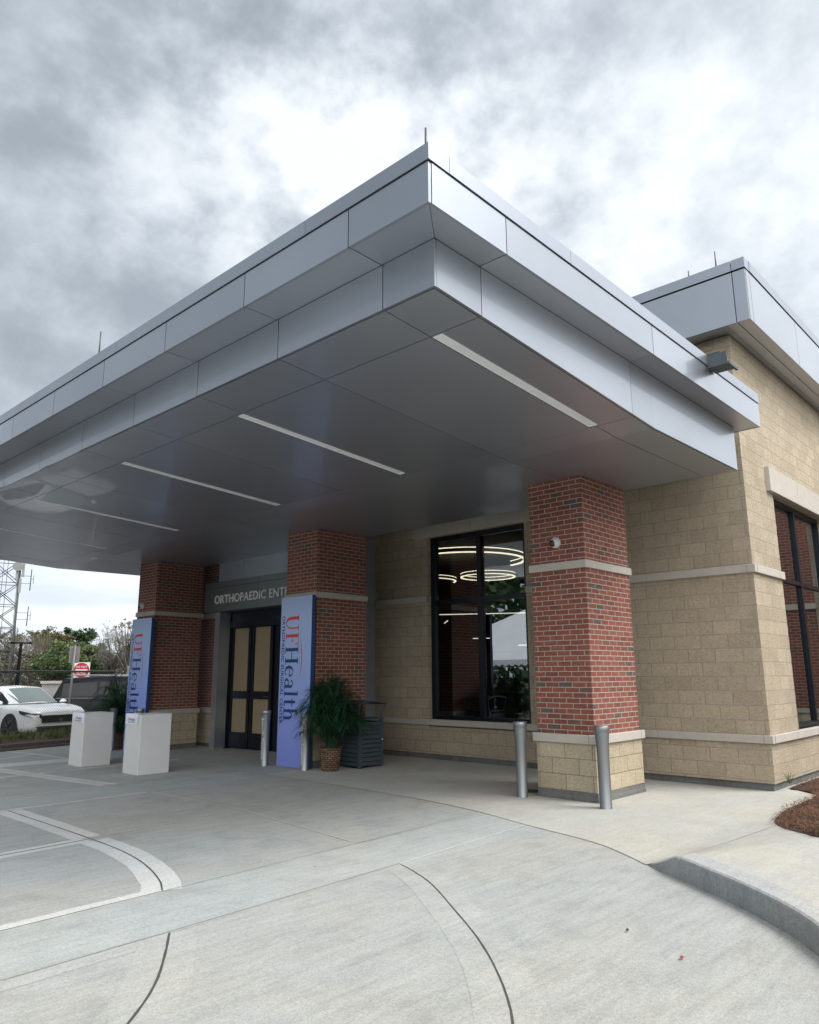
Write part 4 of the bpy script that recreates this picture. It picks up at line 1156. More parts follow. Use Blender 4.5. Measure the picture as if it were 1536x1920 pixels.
while k < fx1 + hgt:
    for sg in (1, -1):
        xa, za, xb, zb = k - (hgt if sg < 0 else 0), zf0, 0, zf1
        xb = xa + sg * hgt if sg > 0 else xa
        if sg > 0: pa, pb = (k - hgt, zf0), (k, zf1)
        else: pa, pb = (k, zf0), (k - hgt, zf1)
        # clip to the fence
        (ax, az), (bx, bz) = pa, pb
        lo, hi = min(ax, bx), max(ax, bx)
        x0c, x1c = max(lo, 5.0), min(hi, fx1)
        if x1c - x0c > .01:
            fz = lambda x: az + (bz - az) * (x - ax) / (bx - ax)
            wire(x0c, fz(x0c), x1c, fz(x1c))
    k += s
obj('wire_mesh', bm, M['fencewire'], ft)

# ---- vehicles
def car(name, label, cat, loc, yaw, Lh, paint, glassm, wglass, suv=False):
    """x forward, y left, z up; origin on the ground at mid length"""
    t = thing(name, label, cat, (0, 0, 0))
    if not suv:
        L, W, wheel, wb = 4.95, .93, .345, 2.83
        st = [(-2.47, .60, .42, .86), (-2.40, .76, .30, .98), (-2.1, .87, .24, 1.04), (-1.5, .92, .2, 1.05), (-.8, .925, .19, 1.02), (0, .93, .19, 1.0), (.7, .93, .19, .99), (1.2, .925, .2, .97), (1.75, .92, .2, .965), (2.15, .89, .2, .91), (2.38, .83, .2, .84), (2.46, .72, .24, .76)]
        gh = [(-2.0, .62, 1.05), (-1.35, .63, 1.40), (-.7, .63, 1.47), (.05, .63, 1.485), (.45, .61, 1.45), (1.3, .58, 1.0)]
        fw, rw = 1.47, -1.36
    else:
        L, W, wheel, wb = 5.3, .98, .40, 3.0
        st = [(-2.62, .84, .45, 1.05), (-2.58, .93, .32, 1.14), (-2.2, .98, .3, 1.18), (-1, 1.0, .28, 1.2), (.6, 1.0, .28, 1.2), (1.2, .99, .28, 1.2), (1.8, .97, .28, 1.17), (2.4, .92, .3, 1.10), (2.6, .84, .36, .98)]
        gh = [(-2.56, .82, 1.15), (-2.28, .78, 1.84), (-1, .76, 1.92), (.3, .75, 1.90), (.65, .73, 1.86), (1.35, .74, 1.18)]
        fw, rw = 1.65, -1.5
    K = 10
    bm = bmesh.new(); rings = []
    for x, w, zb, zt in st:
        ring = []
        pts = [(-w * .82, zb), (-w * .96, zb + .1 * (zt - zb)), (-w, zb + .42 * (zt - zb)), (-w * .985, zb + .72 * (zt - zb)), (-w * .93, zb + .92 * (zt - zb)), (-w * .78, zt), (-w * .4, zt + .018), (0, zt + .028)]
        pts = pts + [(-a, b) for a, b in pts[-2::-1]]
        rings.append([bm.verts.new((x, y, z)) for y, z in pts])
    n = len(rings[0])
    for a, b in zip(rings, rings[1:]):
        for i in range(n): bm.faces.new((a[i], a[(i + 1) % n], b[(i + 1) % n], b[i]))
    bm.faces.new(rings[0]); bm.faces.new(rings[-1][::-1])
    bmesh.ops.recalc_face_normals(bm, faces=bm.faces)
    bmesh.ops.subdivide_edges(bm, edges=list(bm.edges), cuts=1, use_grid_fill=True, smooth=.6)
    parts = [('body', bm, paint, True)]
    # cabin: pillars/roof in paint, glass a few mm outside
    def cab(inset, zs):
        out = []
        for x, w, z in gh:
            zb = np_belt(x); out.append((x, w, max(z, zb)))
        return out
    def np_belt(x):
        for (xa, _, _, za), (xb, _, _, zb_) in zip(st, st[1:]):
            if xa <= x <= xb: return za + (zb_ - za) * (x - xa) / (xb - xa)
        return 1.0
    bm = bmesh.new(); rings = []
    for x, w, z in gh:
        zb = np_belt(x) - .03; wb_ = st[0][1] * 0 + (.86 if not suv else .95)
        wl = w + (wb_ - w) * .12
        wlow = w + (wb_ - w) * max(0.0, 1 - (z - zb) / 9) if z - zb > .12 else w + .12
        pts = [(-wlow, zb), (-wl, zb + (z - zb) * .8), (-w * .86, z - .012), (0, z + .02), (w * .86, z - .012), (wl, zb + (z - zb) * .8), (wlow, zb)]
        rings.append([bm.verts.new((x, y, q)) for y, q in pts])
    for a, b in zip(rings, rings[1:]):
        for i in range(6): bm.faces.new((a[i], a[i + 1], b[i + 1], b[i]))
    bmesh.ops.recalc_face_normals(bm, faces=bm.faces)
    gl = bmesh.new(); ws = bmesh.new()
    def lerp(p, q, t_): return p + (q - p) * t_
    RV = [[v.co.copy() for v in r] for r in rings]
    for i in range(len(RV) - 1):
        a, b = RV[i], RV[i + 1]; last = i == len(RV) - 2; first = i == 0
        for sgn, (lo, hi) in ((-1, (0, 1)), (1, (6, 5))):
            if last: q = [lerp(a[lo], a[hi], .1), lerp(a[lo], a[hi], .92), lerp(lerp(a[lo], a[hi], .5), lerp(b[lo], b[hi], .5), .55), lerp(lerp(a[lo], a[hi], .1), lerp(b[lo], b[hi], .1), .6)]
            elif first: q = [lerp(b[lo], b[hi], .1), lerp(b[lo], b[hi], .92), lerp(lerp(b[lo], b[hi], .85), lerp(a[lo], a[hi], .85), .35 if not suv else .7), lerp(lerp(b[lo], b[hi], .1), lerp(a[lo], a[hi], .1), .55 if not suv else .8)]
            else: q = [lerp(a[lo], a[hi], .1).lerp(lerp(b[lo], b[hi], .1), .04), lerp(a[lo], a[hi], .92).lerp(lerp(b[lo], b[hi], .92), .04), lerp(a[lo], a[hi], .92).lerp(lerp(b[lo], b[hi], .92), .96), lerp(a[lo], a[hi], .1).lerp(lerp(b[lo], b[hi], .1), .96)]
            gl.faces.new([gl.verts.new(p + Vector((0, sgn * .008, 0))) for p in q])
        if last or first:
            tgt = ws if last else gl; dx = .012 if last else -.012
            L1 = [lerp(a[k2], b[k2], .06 if last else .1) for k2 in (1, 2, 3, 4, 5)]; L2 = [lerp(a[k2], b[k2], .93) for k2 in (1, 2, 3, 4, 5)]
            off = Vector((dx, 0, .008))
            for k2 in range(4): tgt.faces.new([tgt.verts.new(p + off) for p in (L1[k2].lerp(L1[2], .06), L1[k2 + 1].lerp(L1[2], .06), L2[k2 + 1].lerp(L2[2], .06), L2[k2].lerp(L2[2], .06))])
    parts += [('cabin', bm, paint, True), ('side_window', gl, glassm, False), ('windshield', ws, wglass, False)]
    f = st[-1][0]; Wf = st[-2][1]
    if not suv:
        bm = bmesh.new(); box(bm, f - .12, f + .022, -.58, .58, .50, .70); parts.append(('grille', bm, M['blackplastic'], False))
        bm = bmesh.new(); box(bm, f - .2, f + .03, -.70, .70, .25, .37); parts.append(('lower_grille', bm, M['blackplastic'], False))
        bm = bmesh.new(); box(bm, f - .25, f + .035, -.74, .74, .378, .405); parts.append(('chrome_strip', bm, M['chrome'], False))
        for sgn in (-1, 1):
            bm = bmesh.new()
            v = [(f + .02, .585, .73), (f - .06, .85, .765), (f - .50, .93, .83), (f - .46, .94, .75), (f - .06, .865, .655), (f + .022, .585, .61)]
            bm.faces.new([bm.verts.new((a, sgn * (b + .012), c)) for a, b, c in v]); r = bmesh.ops.extrude_face_region(bm, geom=list(bm.faces)); bmesh.ops.translate(bm, verts=[q for q in r['geom'] if isinstance(q, bmesh.types.BMVert)], vec=(-.05, 0, 0))
            parts.append(('headlight', bm, M['lamp'], False))
        bm = bmesh.new(); tube(bm, [(f + .022, 0, .56), (f + .034, 0, .56)], .06, 14); parts.append(('badge', bm, M['chrome'], False))
    else:
        for sgn in (-1, 1):
            bm = bmesh.new(); box(bm, -2.64, -2.45, sgn * .93 - .08, sgn * .93 + .08, .78, 1.12); parts.append(('tail_light', bm, M['red'], False))
            bm = bmesh.new(); tube(bm, [(-2.1, sgn * .70, 1.93), (-1.9, sgn * .70, 1.97), (.4, sgn * .70, 1.95), (.6, sgn * .70, 1.89)], .02, 6); parts.append(('roof_rail', bm, M['chrome'], False))
        bm = bmesh.new(); box(bm, -2.66, -2.56, -.9, .9, .42, .6); parts.append(('rear_bumper', bm, M['blackplastic'], False))
        bm = bmesh.new(); box(bm, -2.4, 2.4, -1.012, -.99, 1.135, 1.15); box(bm, -2.4, 2.4, .99, 1.012, 1.135, 1.15); parts.append(('chrome_strip', bm, M['chrome'], False))
    for sgn in (-1, 1):
        bm = bmesh.new(); mx = .98 if not suv else 1.08
        mz = 1.02 if not suv else 1.26
        bmesh.ops.create_uvsphere(bm, u_segments=12, v_segments=8, radius=.1)
        for v in bm.verts: v.co = Vector((v.co.x * .8 + mx - .03, v.co.y * 1.1 + sgn * (W + .07), v.co.z * .75 + mz))
        parts.append(('wing_mirror', bm, paint, True))
    for sgn in (-1, 1):
        for wx in (fw, rw):
            bm = bmesh.new(); yy = sgn * (W - .10)
            tube(bm, [(wx, yy - .12, wheel), (wx, yy + .115 + (.0), wheel)], wheel + .055, 28); parts.append(('wheel_arch', bm, M['blackplastic'], False))
            bm = bmesh.new(); tube(bm, [(wx, yy - .11, wheel), (wx, yy - .1, wheel), (wx, yy + .1, wheel), (wx, yy + .128 * 1, wheel)] if sgn > 0 else [(wx, yy - .128, wheel), (wx, yy - .1, wheel), (wx, yy + .1, wheel), (wx, yy + .11, wheel)], [wheel * .94, wheel, wheel, wheel * .94], 28); parts.append(('tyre', bm, M['tyre'], False))
            bm = bmesh.new(); y2 = yy + sgn * .131
            tube(bm, [(wx, y2 - sgn * .02, wheel), (wx, y2, wheel)], wheel * .68, 24)
            for k2 in range(5):
                a = 2 * PI * k2 / 5; c_, s_ = math.cos(a), math.sin(a)
                tube(bm, [(wx, y2 + sgn * .006, wheel), (wx + c_ * wheel * .64, y2 + sgn * .004, wheel + s_ * wheel * .64)], .03, 6)
            parts.append(('rim', bm, M['alloy'], False))
    Mx = Matrix.Translation(Vector(loc)) @ Matrix.Rotation(yaw, 4, 'Z')
    t.location = loc
    for nm, b, m, sm in parts:
        bmesh.ops.transform(b, matrix=Mx, verts=b.verts)
        obj(nm, b, m, t, sm)
    return t
# white saloon: nose towards us and to the right
def ray_dir(x, y):
    l = math.hypot(x, y); return x / l, y / l
nx, ny = 9.36, 22.35
rx, ry = ray_dir(nx, ny)
th = math.atan2(-ry, -rx) + R(33)
nose = Vector((nx, ny, 0)); hd = Vector((math.cos(th), math.sin(th), 0))
cc = nose - hd * 2.47
car('white_sedan', 'white sedan parked nose out behind the chain link fence', 'car', (cc.x, cc.y, -.20), th, 0, M['carwhite'], M['carglass'], M['carglasslight'])
# black people carrier seen from its rear corner, further off
sx_, sy_ = 12.13, 29.44
th2 = math.atan2(-ray_dir(sx_, sy_)[0], ray_dir(sx_, sy_)[1]) + R(0) + PI
rear = Vector((sx_, sy_, 0)); th2 = R(-47 + 10); hd = Vector((math.cos(th2), math.sin(th2), 0))
cc = rear + hd * 2.6
car('black_suv', 'black sport utility vehicle parked behind the palm beyond the fence', 'car', (cc.x, cc.y, -.36), th2, 0, M['carblack'], M['carglass'], M['carglass'], True)

# signs beyond the fence
def face_cam(p):  # right/toward vectors for a flat sign that faces the drive
    d = Vector((-p[0], -p[1], 0)).normalized(); r = Vector((-d.y, d.x, 0)); return d, r
p = Vector((13.0, 29.57, 0)); d, r = face_cam(p); d = Matrix.Rotation(R(-8), 3, 'Z') @ d; r = Matrix.Rotation(R(-8), 3, 'Z') @ r
sg = thing('road_sign', 'white square road sign with a red disc reading DO NOT ENTER', 'road sign', (p.x, p.y, -.3))
def slab(c, r, d, w, h, th=.01):
    bm = bmesh.new(); u = Vector((0, 0, 1))
    vs = [c + r * (sx * w / 2) + u * (sz_ * h / 2) + d * q for q in (0, th) for sx, sz_ in ((-1, -1), (1, -1), (1, 1), (-1, 1))]
    v = [bm.verts.new(q) for q in vs]
    for f in ((3, 2, 1, 0), (4, 5, 6, 7), (0, 1, 5, 4), (1, 2, 6, 5), (2, 3, 7, 6), (3, 0, 4, 7)): bm.faces.new([v[i] for i in f])
    return bm
c = Vector((p.x, p.y, 1.80)); S = .60
obj('sign_plate', slab(c, r, d, S, S), M['signwhite'], sg)
bm = bmesh.new(); vs = [bm.verts.new(c + d * .014 + r * (S * .47 * math.cos(a)) + Vector((0, 0, S * .47 * math.sin(a)))) for a in fr(0, 2 * PI * 35 / 36, 35)]; bm.faces.new(vs); obj('red_disc', bm, M['signred'], sg)
obj('white_bar', slab(c + d * .016, r, d, S * .72, S * .10, .002), M['signwhite'], sg)
for txt, zz, w in (('DO NOT', .085, .40), ('ENTER', -.175, .34)):
    tm = text_mesh(txt, .085, 0, 2, w); obj('sign_lettering', warp(tm, lambda x, y, z: tuple(c + d * .017 + r * (-w / 2 + x) + Vector((0, 0, zz + y)))), M['signwhite'], sg)
bm = bmesh.new(); q = p - d * .04; tube(bm, [(q.x, q.y, -.35), (q.x, q.y, 2.1)], .03, 8); obj('sign_post', bm, M['galv'], sg)
p = Vector((10.02, 23.375, 0)); d, r = face_cam(p)
sb = thing('sign_post', 'galvanised post carrying a small sign seen from the back', 'road sign', (p.x, p.y, -.23))
bm = bmesh.new(); tube(bm, [(p.x - .05, p.y, -.3), (p.x + .0, p.y, 2.5)], .036, 8); obj('post', bm, M['galv'], sb)
obj('sign_back', slab(Vector((p.x, p.y, 2.22)) - d * .06, r, d, .30, .5), M['signback'], sb)

# lamp post, tower, low wall
lp = thing('lamp_post', 'slim black lamp post with flat twin heads left of the trees', 'lamp post', (23.24, 64.4, -.6))
bm = bmesh.new(); tube(bm, [(23.24, 64.4, -.6), (23.24, 64.4, 4.25)], [.16, .12], 8); obj('pole', bm, M['lampblack'], lp)
bm = bmesh.new(); d, r = face_cam((23.24, 64.4))
for sgn in (-1, 1):
    a = Vector((23.24, 64.4, 4.2)); b = a + r * sgn * .75; tube(bm, [a, a + r * sgn * .4, b], [.05, .06, .11], 6)
obj('lamp_head', bm, M['lampblack'], lp)
ew = thing('block_enclosure', 'low grey block enclosure wall with a pale coping behind the white sedan', 'wall', (19.2, 47.4, -.6))
d, r = face_cam((19.2, 47.4)); c = Vector((19.35, 47.3, .25))
obj('wall_face', slab(c, r, d, 1.6, 1.75, .3), M['blockgrey'], ew); obj('wall_coping', slab(c + Vector((0, 0, .96)) - d * .08, r, d, 1.8, .16, .46), M['cast'], ew)

tw = thing('lattice_tower', 'tall grey lattice telecom tower rising at the left edge', 'tower', (27.6, 86, -.6))
d, r = face_cam((28.8, 85.4)); u = Vector((0, 0, 1))
tc = Vector((28.65, 85.5, 0)) - r * 0
def leg(z, sx, sy):
    w = 1.50 - .010 * z
    return tc + r * (sx * w - .15) + d * (sy * w) + u * z
import itertools
bl = bmesh.new(); bb = bmesh.new()
for sx, sy in itertools.product((-1, 1), (-1, 1)): tube(bl, [leg(-.6, sx, sy), leg(26, sx, sy)], .10, 6)
z = -.5; bay = 2.35
while z < 24:
    for (a, b) in (((-1, 1), (1, 1)), ((1, 1), (1, -1)), ((1, -1), (-1, -1)), ((-1, -1), (-1, 1))):
        tube(bb, [leg(z, *a), leg(z + bay, *b)], .038, 4); tube(bb, [leg(z, *b), leg(z + bay, *a)], .038, 4); tube(bb, [leg(z, *a), leg(z, *b)], .034, 4)
    z += bay
for sgn in (-1, 1): tube(bb, [leg(0, 1, 1) * .5 + leg(0, -1, 1) * .5 + r * sgn * .2, leg(24, 1, 1) * .5 + leg(24, -1, 1) * .5 + r * sgn * .2], .025, 4)
obj('tower_leg', bl, M['towersteel'], tw); obj('brace_lattice', bb, M['towersteel'], tw)
bm = bmesh.new()
for zz, dd in ((12.6, .3), (12.3, -.25), (10.9, .1)):
    c = leg(zz, 1, 1) + r * dd + d * .3; b2 = slab(c, r, d, .26, 1.5, .2)
    for f in b2.faces: bm.faces.new([bm.verts.new(v.co) for v in f.verts])
    b2.free()
obj('panel_antenna', bm, M['antenna'], tw)
bm = bmesh.new(); c = leg(12.9, 1, 1) - r * .25 + d * .4; tube(bm, [c, c + d * .25], [.45, .5], 18); obj('dish_antenna', bm, M['galv'], tw)
bm = bmesh.new()
for zz in (12.0, 11.2, 8.1, 7.4):
    a = leg(zz, 1, 1); tube(bm, [a, a + r * 1.15], .022, 4)
for zz, h in ((11.6, 1.9), (7.75, 1.7)):
    a = leg(zz, 1, 1) + r * 1.1; tube(bm, [a - u * h * .6, a + u * h * .6], .05, 5)
    tube(bm, [a + r * .25 - u * .4, a + r * .25 + u * .5], .025, 4)
    tube(bm, [a + u * .1, a + r * .25 + u * .1], .02, 4)
obj('dipole_antenna', bm, M['towersteel'], tw)
bm = bmesh.new(); 
for k in range(3): tube(bm, [leg(-.5, 1, 1) + r * (-.18 + .09 * k) + d * .15, leg(24, 1, 1) + r * (-.18 + .09 * k) + d * .15], .03, 5)
obj('cable_run', bm, M['antenna'], tw)

# ------------------------------------------------------------------ trees
def tree(name, label, loc, H, W, lm, bark, seed, nclump, per, leaf, trunk_h=.35, open_=.5, hang=0.0, nbr=9, flat=.6, group='trees beyond the car park'):
    nclump = int(nclump * 1.7); leaf *= .95
    rs = random.Random(seed); x, y, z0 = loc
    t = thing(name, label, 'tree', loc, group)
    tk = bmesh.new(); ends = []
    th = H * trunk_h
    pts = [Vector((x, y, z0)), Vector((x + rs.uniform(-.1, .1) * W, y, z0 + th * .6)), Vector((x + rs.uniform(-.1, .1) * W, y, z0 + th * 1.2))]
    tr = max(.10, H * .022)
    tube(tk, pts, [tr * 1.3, tr, tr * .7], 7)
    for i in range(nbr):
        a = rs.uniform(0, 2 * PI); k = rs.random()
        e = Vector((x, y, z0 + th)) + Vector((math.cos(a) * W * .5 * rs.uniform(.35, .95), math.sin(a) * W * .5 * rs.uniform(.3, .9), (H - th) * rs.uniform(.3, .92)))
        b = pts[1].lerp(pts[2], rs.random()); m = b.lerp(e, .5) + Vector((rs.uniform(-.1, .1) * W, rs.uniform(-.1, .1) * W, .1 * H * rs.random()))
        tube(tk, [b, m, e], [tr * .6, tr * .35, tr * .1], 5); ends += [m.lerp(e, .5), e]
        for j in range(4):
            f = m.lerp(e, rs.uniform(.1, .9)) ; g2 = f + Vector((rs.uniform(-1, 1), rs.uniform(-1, 1), rs.uniform(-.2, .9))) * W * .17
            tube(tk, [f, g2], [tr * .16, tr * .05], 4, False); ends.append(g2)
            for q in range(2):
                h2 = g2 + Vector((rs.uniform(-1, 1), rs.uniform(-1, 1), rs.uniform(-.3, .9))) * W * .09
                tube(tk, [f.lerp(g2, .6), h2], [tr * .08, tr * .03], 3, False); ends.append(h2)
    obj('trunk', tk, bark, t)
    lf = bmesh.new()
    for i in range(nclump):
        c = rs.choice(ends) + Vector((rs.gauss(0, 1), rs.gauss(0, 1), rs.gauss(0, .8))) * W * .05
        cr = W * rs.uniform(.05, .12) * open_ * 2
        for j in range(per):
            v = Vector((rs.gauss(0, 1), rs.gauss(0, 1), rs.gauss(0, flat))); v *= cr * .55
            p = c + v + Vector((0, 0, -hang * rs.random() ** 2))
            s = leaf * rs.uniform(.6, 1.4); n = Vector((rs.gauss(0, 1), rs.gauss(0, 1), rs.gauss(0, 1) + .5)).normalized(); a = n.orthogonal().normalized(); b = n.cross(a)
            if hang: a, b = Vector((rs.uniform(-.4, .4), rs.uniform(-.4, .4), -1.6)), Vector((rs.uniform(-.3, .3), rs.uniform(-.3, .3), 0)) 
            lf.faces.new([lf.verts.new(q) for q in (p - a * s, p + b * s * .6, p + a * s, p - b * s * .6)])
    obj('crown', lf, lm, t); return t
def atpx(px, depth, z=-.6):
    # ground point along the horizontal bearing of a photo column (camera constants of this script)
    cx = (px - 768) / 1395.54; dx = .681 * cx + .716 + .153 * .22; dy = -.732 * cx + .665 + .148 * .22
    return (dx * depth, dy * depth, z)
tree('broad_tree', 'broad olive brown topped tree left of the road sign', atpx(97, 112), 9.2, 6.2, M['olive'], M['bark'], 1, 150, 34, .17, .45, .5)
tree('leafy_tree', 'dark green round topped tree behind the road sign', atpx(137, 118), 9.7, 5.2, M['green'], M['bark'], 2, 150, 36, .18, .45, .5)
tree('lime_tree', 'bright lime green tree low in front of the darker trees', atpx(122, 82), 5.7, 6.0, M['lime'], M['bark'], 3, 190, 36, .17, .2, .5)
tree('lime_tree', 'yellow green tree between the road sign and the mossy trees', atpx(162, 86), 6.3, 4.0, M['lime'], M['bark'], 4, 110, 30, .16, .25, .5)
tree('lime_tree', 'pale green bushy tree behind the nose of the white sedan', atpx(88, 84), 4.8, 4.6, M['lime'], M['bark'], 14, 120, 34, .15, .2, .5)
tree('mossy_tree', 'tall bare tree hung with grey moss beside the far brick column', atpx(205, 82), 8.3, 5.6, M['moss'], M['greybark'], 5, 60, 22, .10, .3, .45, 1.0, 16)
tree('mossy_tree', 'bare mossy tree rising just behind the far banner', atpx(232, 80), 8.5, 5.4, M['moss'], M['greybark'], 6, 60, 22, .10, .3, .45, 1.0, 16)
tree('mossy_tree', 'slighter bare tree with grey moss right of the road sign', atpx(182, 88), 7.0, 4.2, M['moss'], M['greybark'], 7, 50, 22, .10, .3, .45, .8, 14)
tree('thin_tree', 'thinly leaved yellowish tree top above the far banner', atpx(238, 76), 8.6, 2.6, M['olive'], M['greybark'], 12, 26, 14, .09, .4, .4, 0, 8)
tree('brown_tree', 'grey brown leafless tree beside the lattice tower', atpx(60, 100), 7.8, 5.6, M['brush'], M['greybark'], 8, 110, 24, .13, .25, .5, .5, 12)
tree('brown_tree', 'grey brown tree behind the foot of the lattice tower', atpx(20, 104), 8.8, 6.5, M['brush'], M['greybark'], 9, 120, 24, .13, .25, .5, .5, 12)
tree('brown_tree', 'pale green and brown tree at the left edge behind the tower', atpx(-5, 110), 9.2, 6.5, M['olive'], M['greybark'], 10, 100, 24, .14, .25, .5)
# undergrowth mass below the trees, and distant woods round the site (seen in reflections)
def brush(name, cells, mat, leaf, seed):
    rs = random.Random(seed); bm = bmesh.new()
    for (x, y, h, w, n) in cells:
        for i in range(n):
            k = rs.random(); p = Vector((x + rs.gauss(0, .45) * w, y + rs.gauss(0, .3) * w, -.6 + h * (1 - k * k)))
            s = leaf * rs.uniform(.6, 1.5); nn = Vector((rs.gauss(0, 1), rs.gauss(0, 1), rs.gauss(0, 1))).normalized(); a = nn.orthogonal().normalized(); b = nn.cross(a)
            bm.faces.new([bm.verts.new(q) for q in (p - a * s, p + b * s * .7, p + a * s, p - b * s * .7)])
    o = obj(name, bm, mat); o['kind'] = 'stuff'; return o
brush('undergrowth', [(*atpx(px, 94 + 6 * math.sin(px))[:2], 4.2 + 2.2 * noise.noise((px * .05, 1, 0)), 2.4, 1500) for px in range(-60, 300, 14)], M['brush'], .12, 1)
cells = []
for k in range(150):
    a = R(55) + R(225) * k / 150 ; rr = 62 + 14 * math.sin(k * 2.1)
    cells.append((rr * math.cos(a + R(40)), rr * math.sin(a + R(40)), 11 + 4 * noise.noise((k * .3, 0, 0)), 5, 420))
cells = [c for c in cells if c[0] < 12]
brush('distant_woods', cells, M['green'], .42, 2)

# white event tent standing off to the left, mirrored in the drive window
tn = thing('event_tent', 'white peaked event tent mirrored in the drive window', 'tent', (-12.5, 20, 0))
x0, x1, y0, y1 = -18.5, -8.0, 15.0, 28.6; ze, zp = 2.25, 5.9
bm = bmesh.new(); pk = ((x0 + x1) / 2, (y0 + y1) / 2, zp)
cr = [(x0, y0, ze), (x1, y0, ze), (x1, y1, ze), (x0, y1, ze)]
for a, b in zip(cr, cr[1:] + cr[:1]): bm.faces.new([bm.verts.new(p) for p in (a, b, pk)])
obj('tent_roof', bm, M['tent'], tn)
bm = bmesh.new()
for a, b in zip(cr, cr[1:] + cr[:1]):
    n = 36; a, b = Vector(a), Vector(b)
    for i in range(n):
        p, q = a.lerp(b, i / n), a.lerp(b, (i + 1) / n); m = p.lerp(q, .5)
        lo = .32
        bm.faces.new([bm.verts.new(v) for v in (p, q, q - Vector((0, 0, .22)), m - Vector((0, 0, lo)), p - Vector((0, 0, .22)))])
obj('tent_valance', bm, M['tent'], tn)
for c in cr:
    bm = bmesh.new(); tube(bm, [(c[0], c[1], gz(c[0], c[1])), c], .04, 8); obj('tent_pole', bm, M['galv'], tn)

# ------------------------------------------------------------------ sky and light
w = bpy.data.worlds.new('World'); bpy.context.scene.world = w; w.use_nodes = True
nt = w.node_tree; nt.nodes.clear(); g = G(nt)
out = g.n('ShaderNodeOutputWorld'); bg = g.n('ShaderNodeBackground')
SUN_EL, SUN_AZ = R(52), R(-62)      # azimuth measured from +X towards +Y
sky = g.n('ShaderNodeTexSky'); sky.sky_type = 'NISHITA'; sky.sun_disc = False; sky.sun_elevation = SUN_EL; sky.sun_rotation = R(90) - SUN_AZ
tc_ = g.n('ShaderNodeTexCoord').outputs['Generated']
dirv = g.vmath('NORMALIZE', tc_)
sp = g.n('ShaderNodeSeparateXYZ'); g.l(dirv, sp.inputs[0])
zz = g.math('ADD', g.math('MAXIMUM', sp.outputs[2], 0.0), .55)
cb = g.n('ShaderNodeCombineXYZ'); g.l(g.math('DIVIDE', sp.outputs[0], zz), cb.inputs[0]); g.l(g.math('DIVIDE', sp.outputs[1], zz), cb.inputs[1])
pl = cb.outputs[0]
n1 = g.noise(g.map(dirv, (1, 1, 1.35), loc=(3.1, 1.7, .4)), 4.2, 3, .5)
n2 = g.noise(g.map(dirv, (1, 1, 1.35), loc=(7.7, 4.2, 1.1)), 9.5, 6, .56)
n3 = g.noise(g.map(dirv, (1, 1, 1.35), loc=(1.3, 9.2, 2.0)), 24.0, 6, .58)
d = g.math('ADD', g.math('MULTIPLY', g.math('SUBTRACT', n1, .5), 1.15), g.math('MULTIPLY', g.math('SUBTRACT', n2, .5), .92))
d = g.math('ADD', d, g.math('MULTIPLY', g.math('SUBTRACT', n3, .5), .42))
def lobe(v, power, amp):
    l = math.sqrt(sum(a * a for a in v)); v = tuple(a / l for a in v)
    dt = g.math('MAXIMUM', g.vmath('DOT_PRODUCT', dirv, v), 0.0)
    return g.math('MULTIPLY', g.math('POWER', dt, power), amp)
for v, p, a in (((.44, .64, .615), 80, .66), ((.62, .46, .62), 100, .50), ((.806, .167, .567), 60, .16), ((.28, .80, .54), 10, -.18), ((.38, .60, .71), 60, -.14), ((.60, .40, .70), 70, -.24), ((.80, .33, .50), 90, .14), ((.39, .91, .10), 30, .26), ((-.55, .65, .45), 3, -.22), ((-.85, .30, .42), 4, -.25)):
    L_ = lobe(v, p * (.55 if p >= 80 else 1), a * (1.0 if p >= 80 else 1))
    if p >= 80: L_ = g.math('MULTIPLY', L_, g.math('MULTIPLY_ADD', n2, 2.4, -.35, clamp=True))
    d = g.math('ADD', d, L_)
d = g.math('ADD', d, .44)
cl = g.ramp(d, [(0.0, (.178, .202, .228)), (.22, (.212, .238, .265)), (.45, (.272, .300, .330)), (.65, (.338, .366, .396)), (.85, (.405, .43, .452)), (1.0, (.455, .468, .48))])
# thin streaks low down
hz = g.ramp(sp.outputs[2], [(0.0, 1.0), (.12, .9), (.33, 0.0)])
stv = g.noise(g.map(dirv, (3, 3, 26)), 1.6, 4, .5)
lowc = g.ramp(stv, [(.35, (.40, .44, .50)), (.6, (.50, .53, .56))])
cl = g.mix(g.math('MULTIPLY', hz, .8), cl, lowc)
skyc = g.mix(1.0, sky.outputs[0], (.08, .08, .08), 'MULTIPLY')
fin = g.mix(.96, skyc, cl)
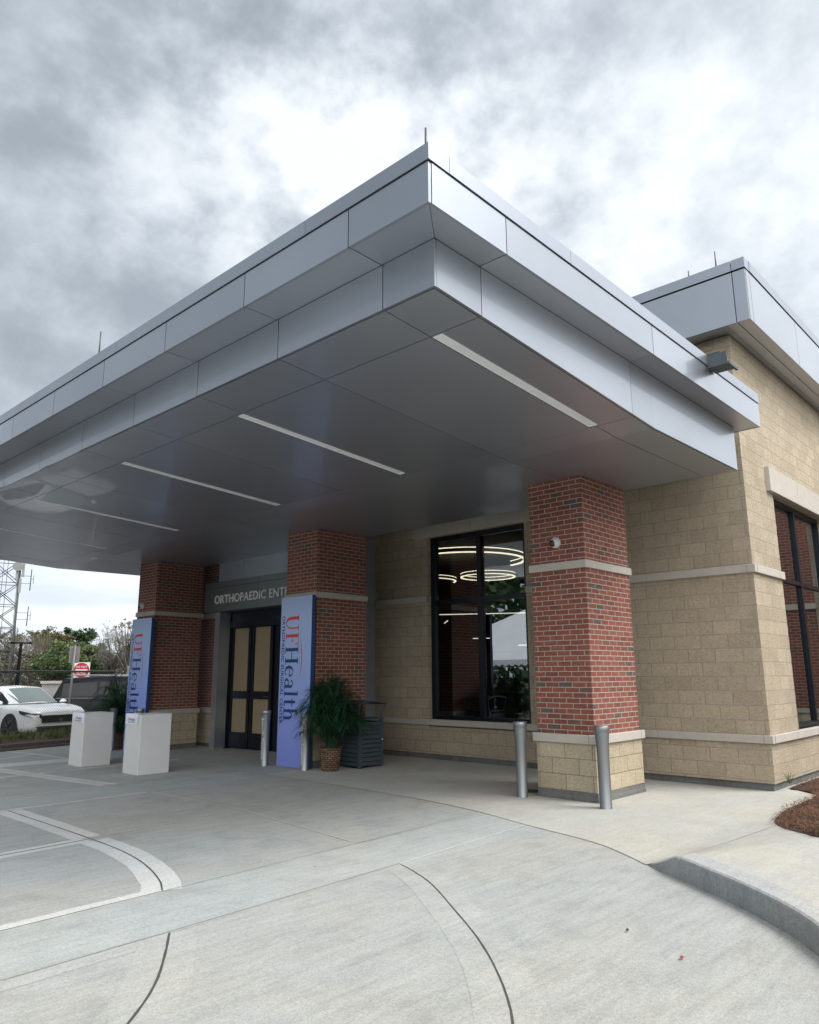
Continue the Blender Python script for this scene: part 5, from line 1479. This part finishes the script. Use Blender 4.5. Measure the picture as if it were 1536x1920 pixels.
# added sky glow: round the clouded sun, plus unseen lobes that brighten surfaces
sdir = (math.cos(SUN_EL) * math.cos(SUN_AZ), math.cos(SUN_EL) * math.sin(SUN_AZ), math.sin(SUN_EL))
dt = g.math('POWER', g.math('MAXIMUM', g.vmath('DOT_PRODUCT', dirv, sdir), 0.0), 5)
dt2 = g.math('POWER', g.math('MAXIMUM', g.vmath('DOT_PRODUCT', dirv, (-.60, -.76, .24)), 0.0), 3)  # added low glow behind the viewer, lights front faces and under the canopy
dt3 = g.math('POWER', g.math('MAXIMUM', g.vmath('DOT_PRODUCT', dirv, (.80, -.41, .44)), 0.0), 9)  # added unseen glow, brightens the far end of the right fascia
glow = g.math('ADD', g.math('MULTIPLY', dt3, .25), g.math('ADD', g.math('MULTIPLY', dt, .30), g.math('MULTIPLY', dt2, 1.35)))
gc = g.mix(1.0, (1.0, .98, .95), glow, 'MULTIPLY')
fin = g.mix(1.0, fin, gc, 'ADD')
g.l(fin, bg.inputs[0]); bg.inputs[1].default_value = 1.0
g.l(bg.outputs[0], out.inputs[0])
sl = bpy.data.lights.new('sun', 'SUN'); sl.energy = 1.5; sl.angle = R(28); sl.color = (1.0, .965, .91)
so = bpy.data.objects.new('sun', sl); C.objects.link(so)
sd = Vector((math.cos(SUN_EL) * math.cos(SUN_AZ), math.cos(SUN_EL) * math.sin(SUN_AZ), math.sin(SUN_EL)))
so.rotation_euler = sd.to_track_quat('Z', 'Y').to_euler()

# ------------------------------------------------------------------ camera
cam = bpy.data.cameras.new('camera'); co = bpy.data.objects.new('camera', cam); C.objects.link(co)
Rm = [[0.681, 0.153, 0.716], [-0.732, 0.148, 0.665], [-0.005, -0.977, 0.213]]   # world <- (right, down, forward)
X = Vector([r[0] for r in Rm]); Y = -Vector([r[1] for r in Rm]); Z = -Vector([r[2] for r in Rm])
Z.normalize(); X = (X - Z * X.dot(Z)).normalized(); Y = Z.cross(X)
mt = Matrix((X, Y, Z)).transposed().to_4x4(); mt.translation = Vector((0, 0, 1.58))
co.matrix_world = mt
cam.sensor_fit = 'HORIZONTAL'; cam.sensor_width = 36; cam.lens = 36 * 1395.54 / 1536
cam.clip_start = .05; cam.clip_end = 3000
sc_ = bpy.context.scene; sc_.camera = co
sc_.view_settings.view_transform = 'Standard'; sc_.view_settings.look = 'None'; sc_.view_settings.exposure = 1.16; sc_.view_settings.gamma = 1
sc_.cycles.max_bounces = 8; sc_.cycles.transparent_max_bounces = 16
sc_.cycles.caustics_reflective = False; sc_.cycles.caustics_refractive = False
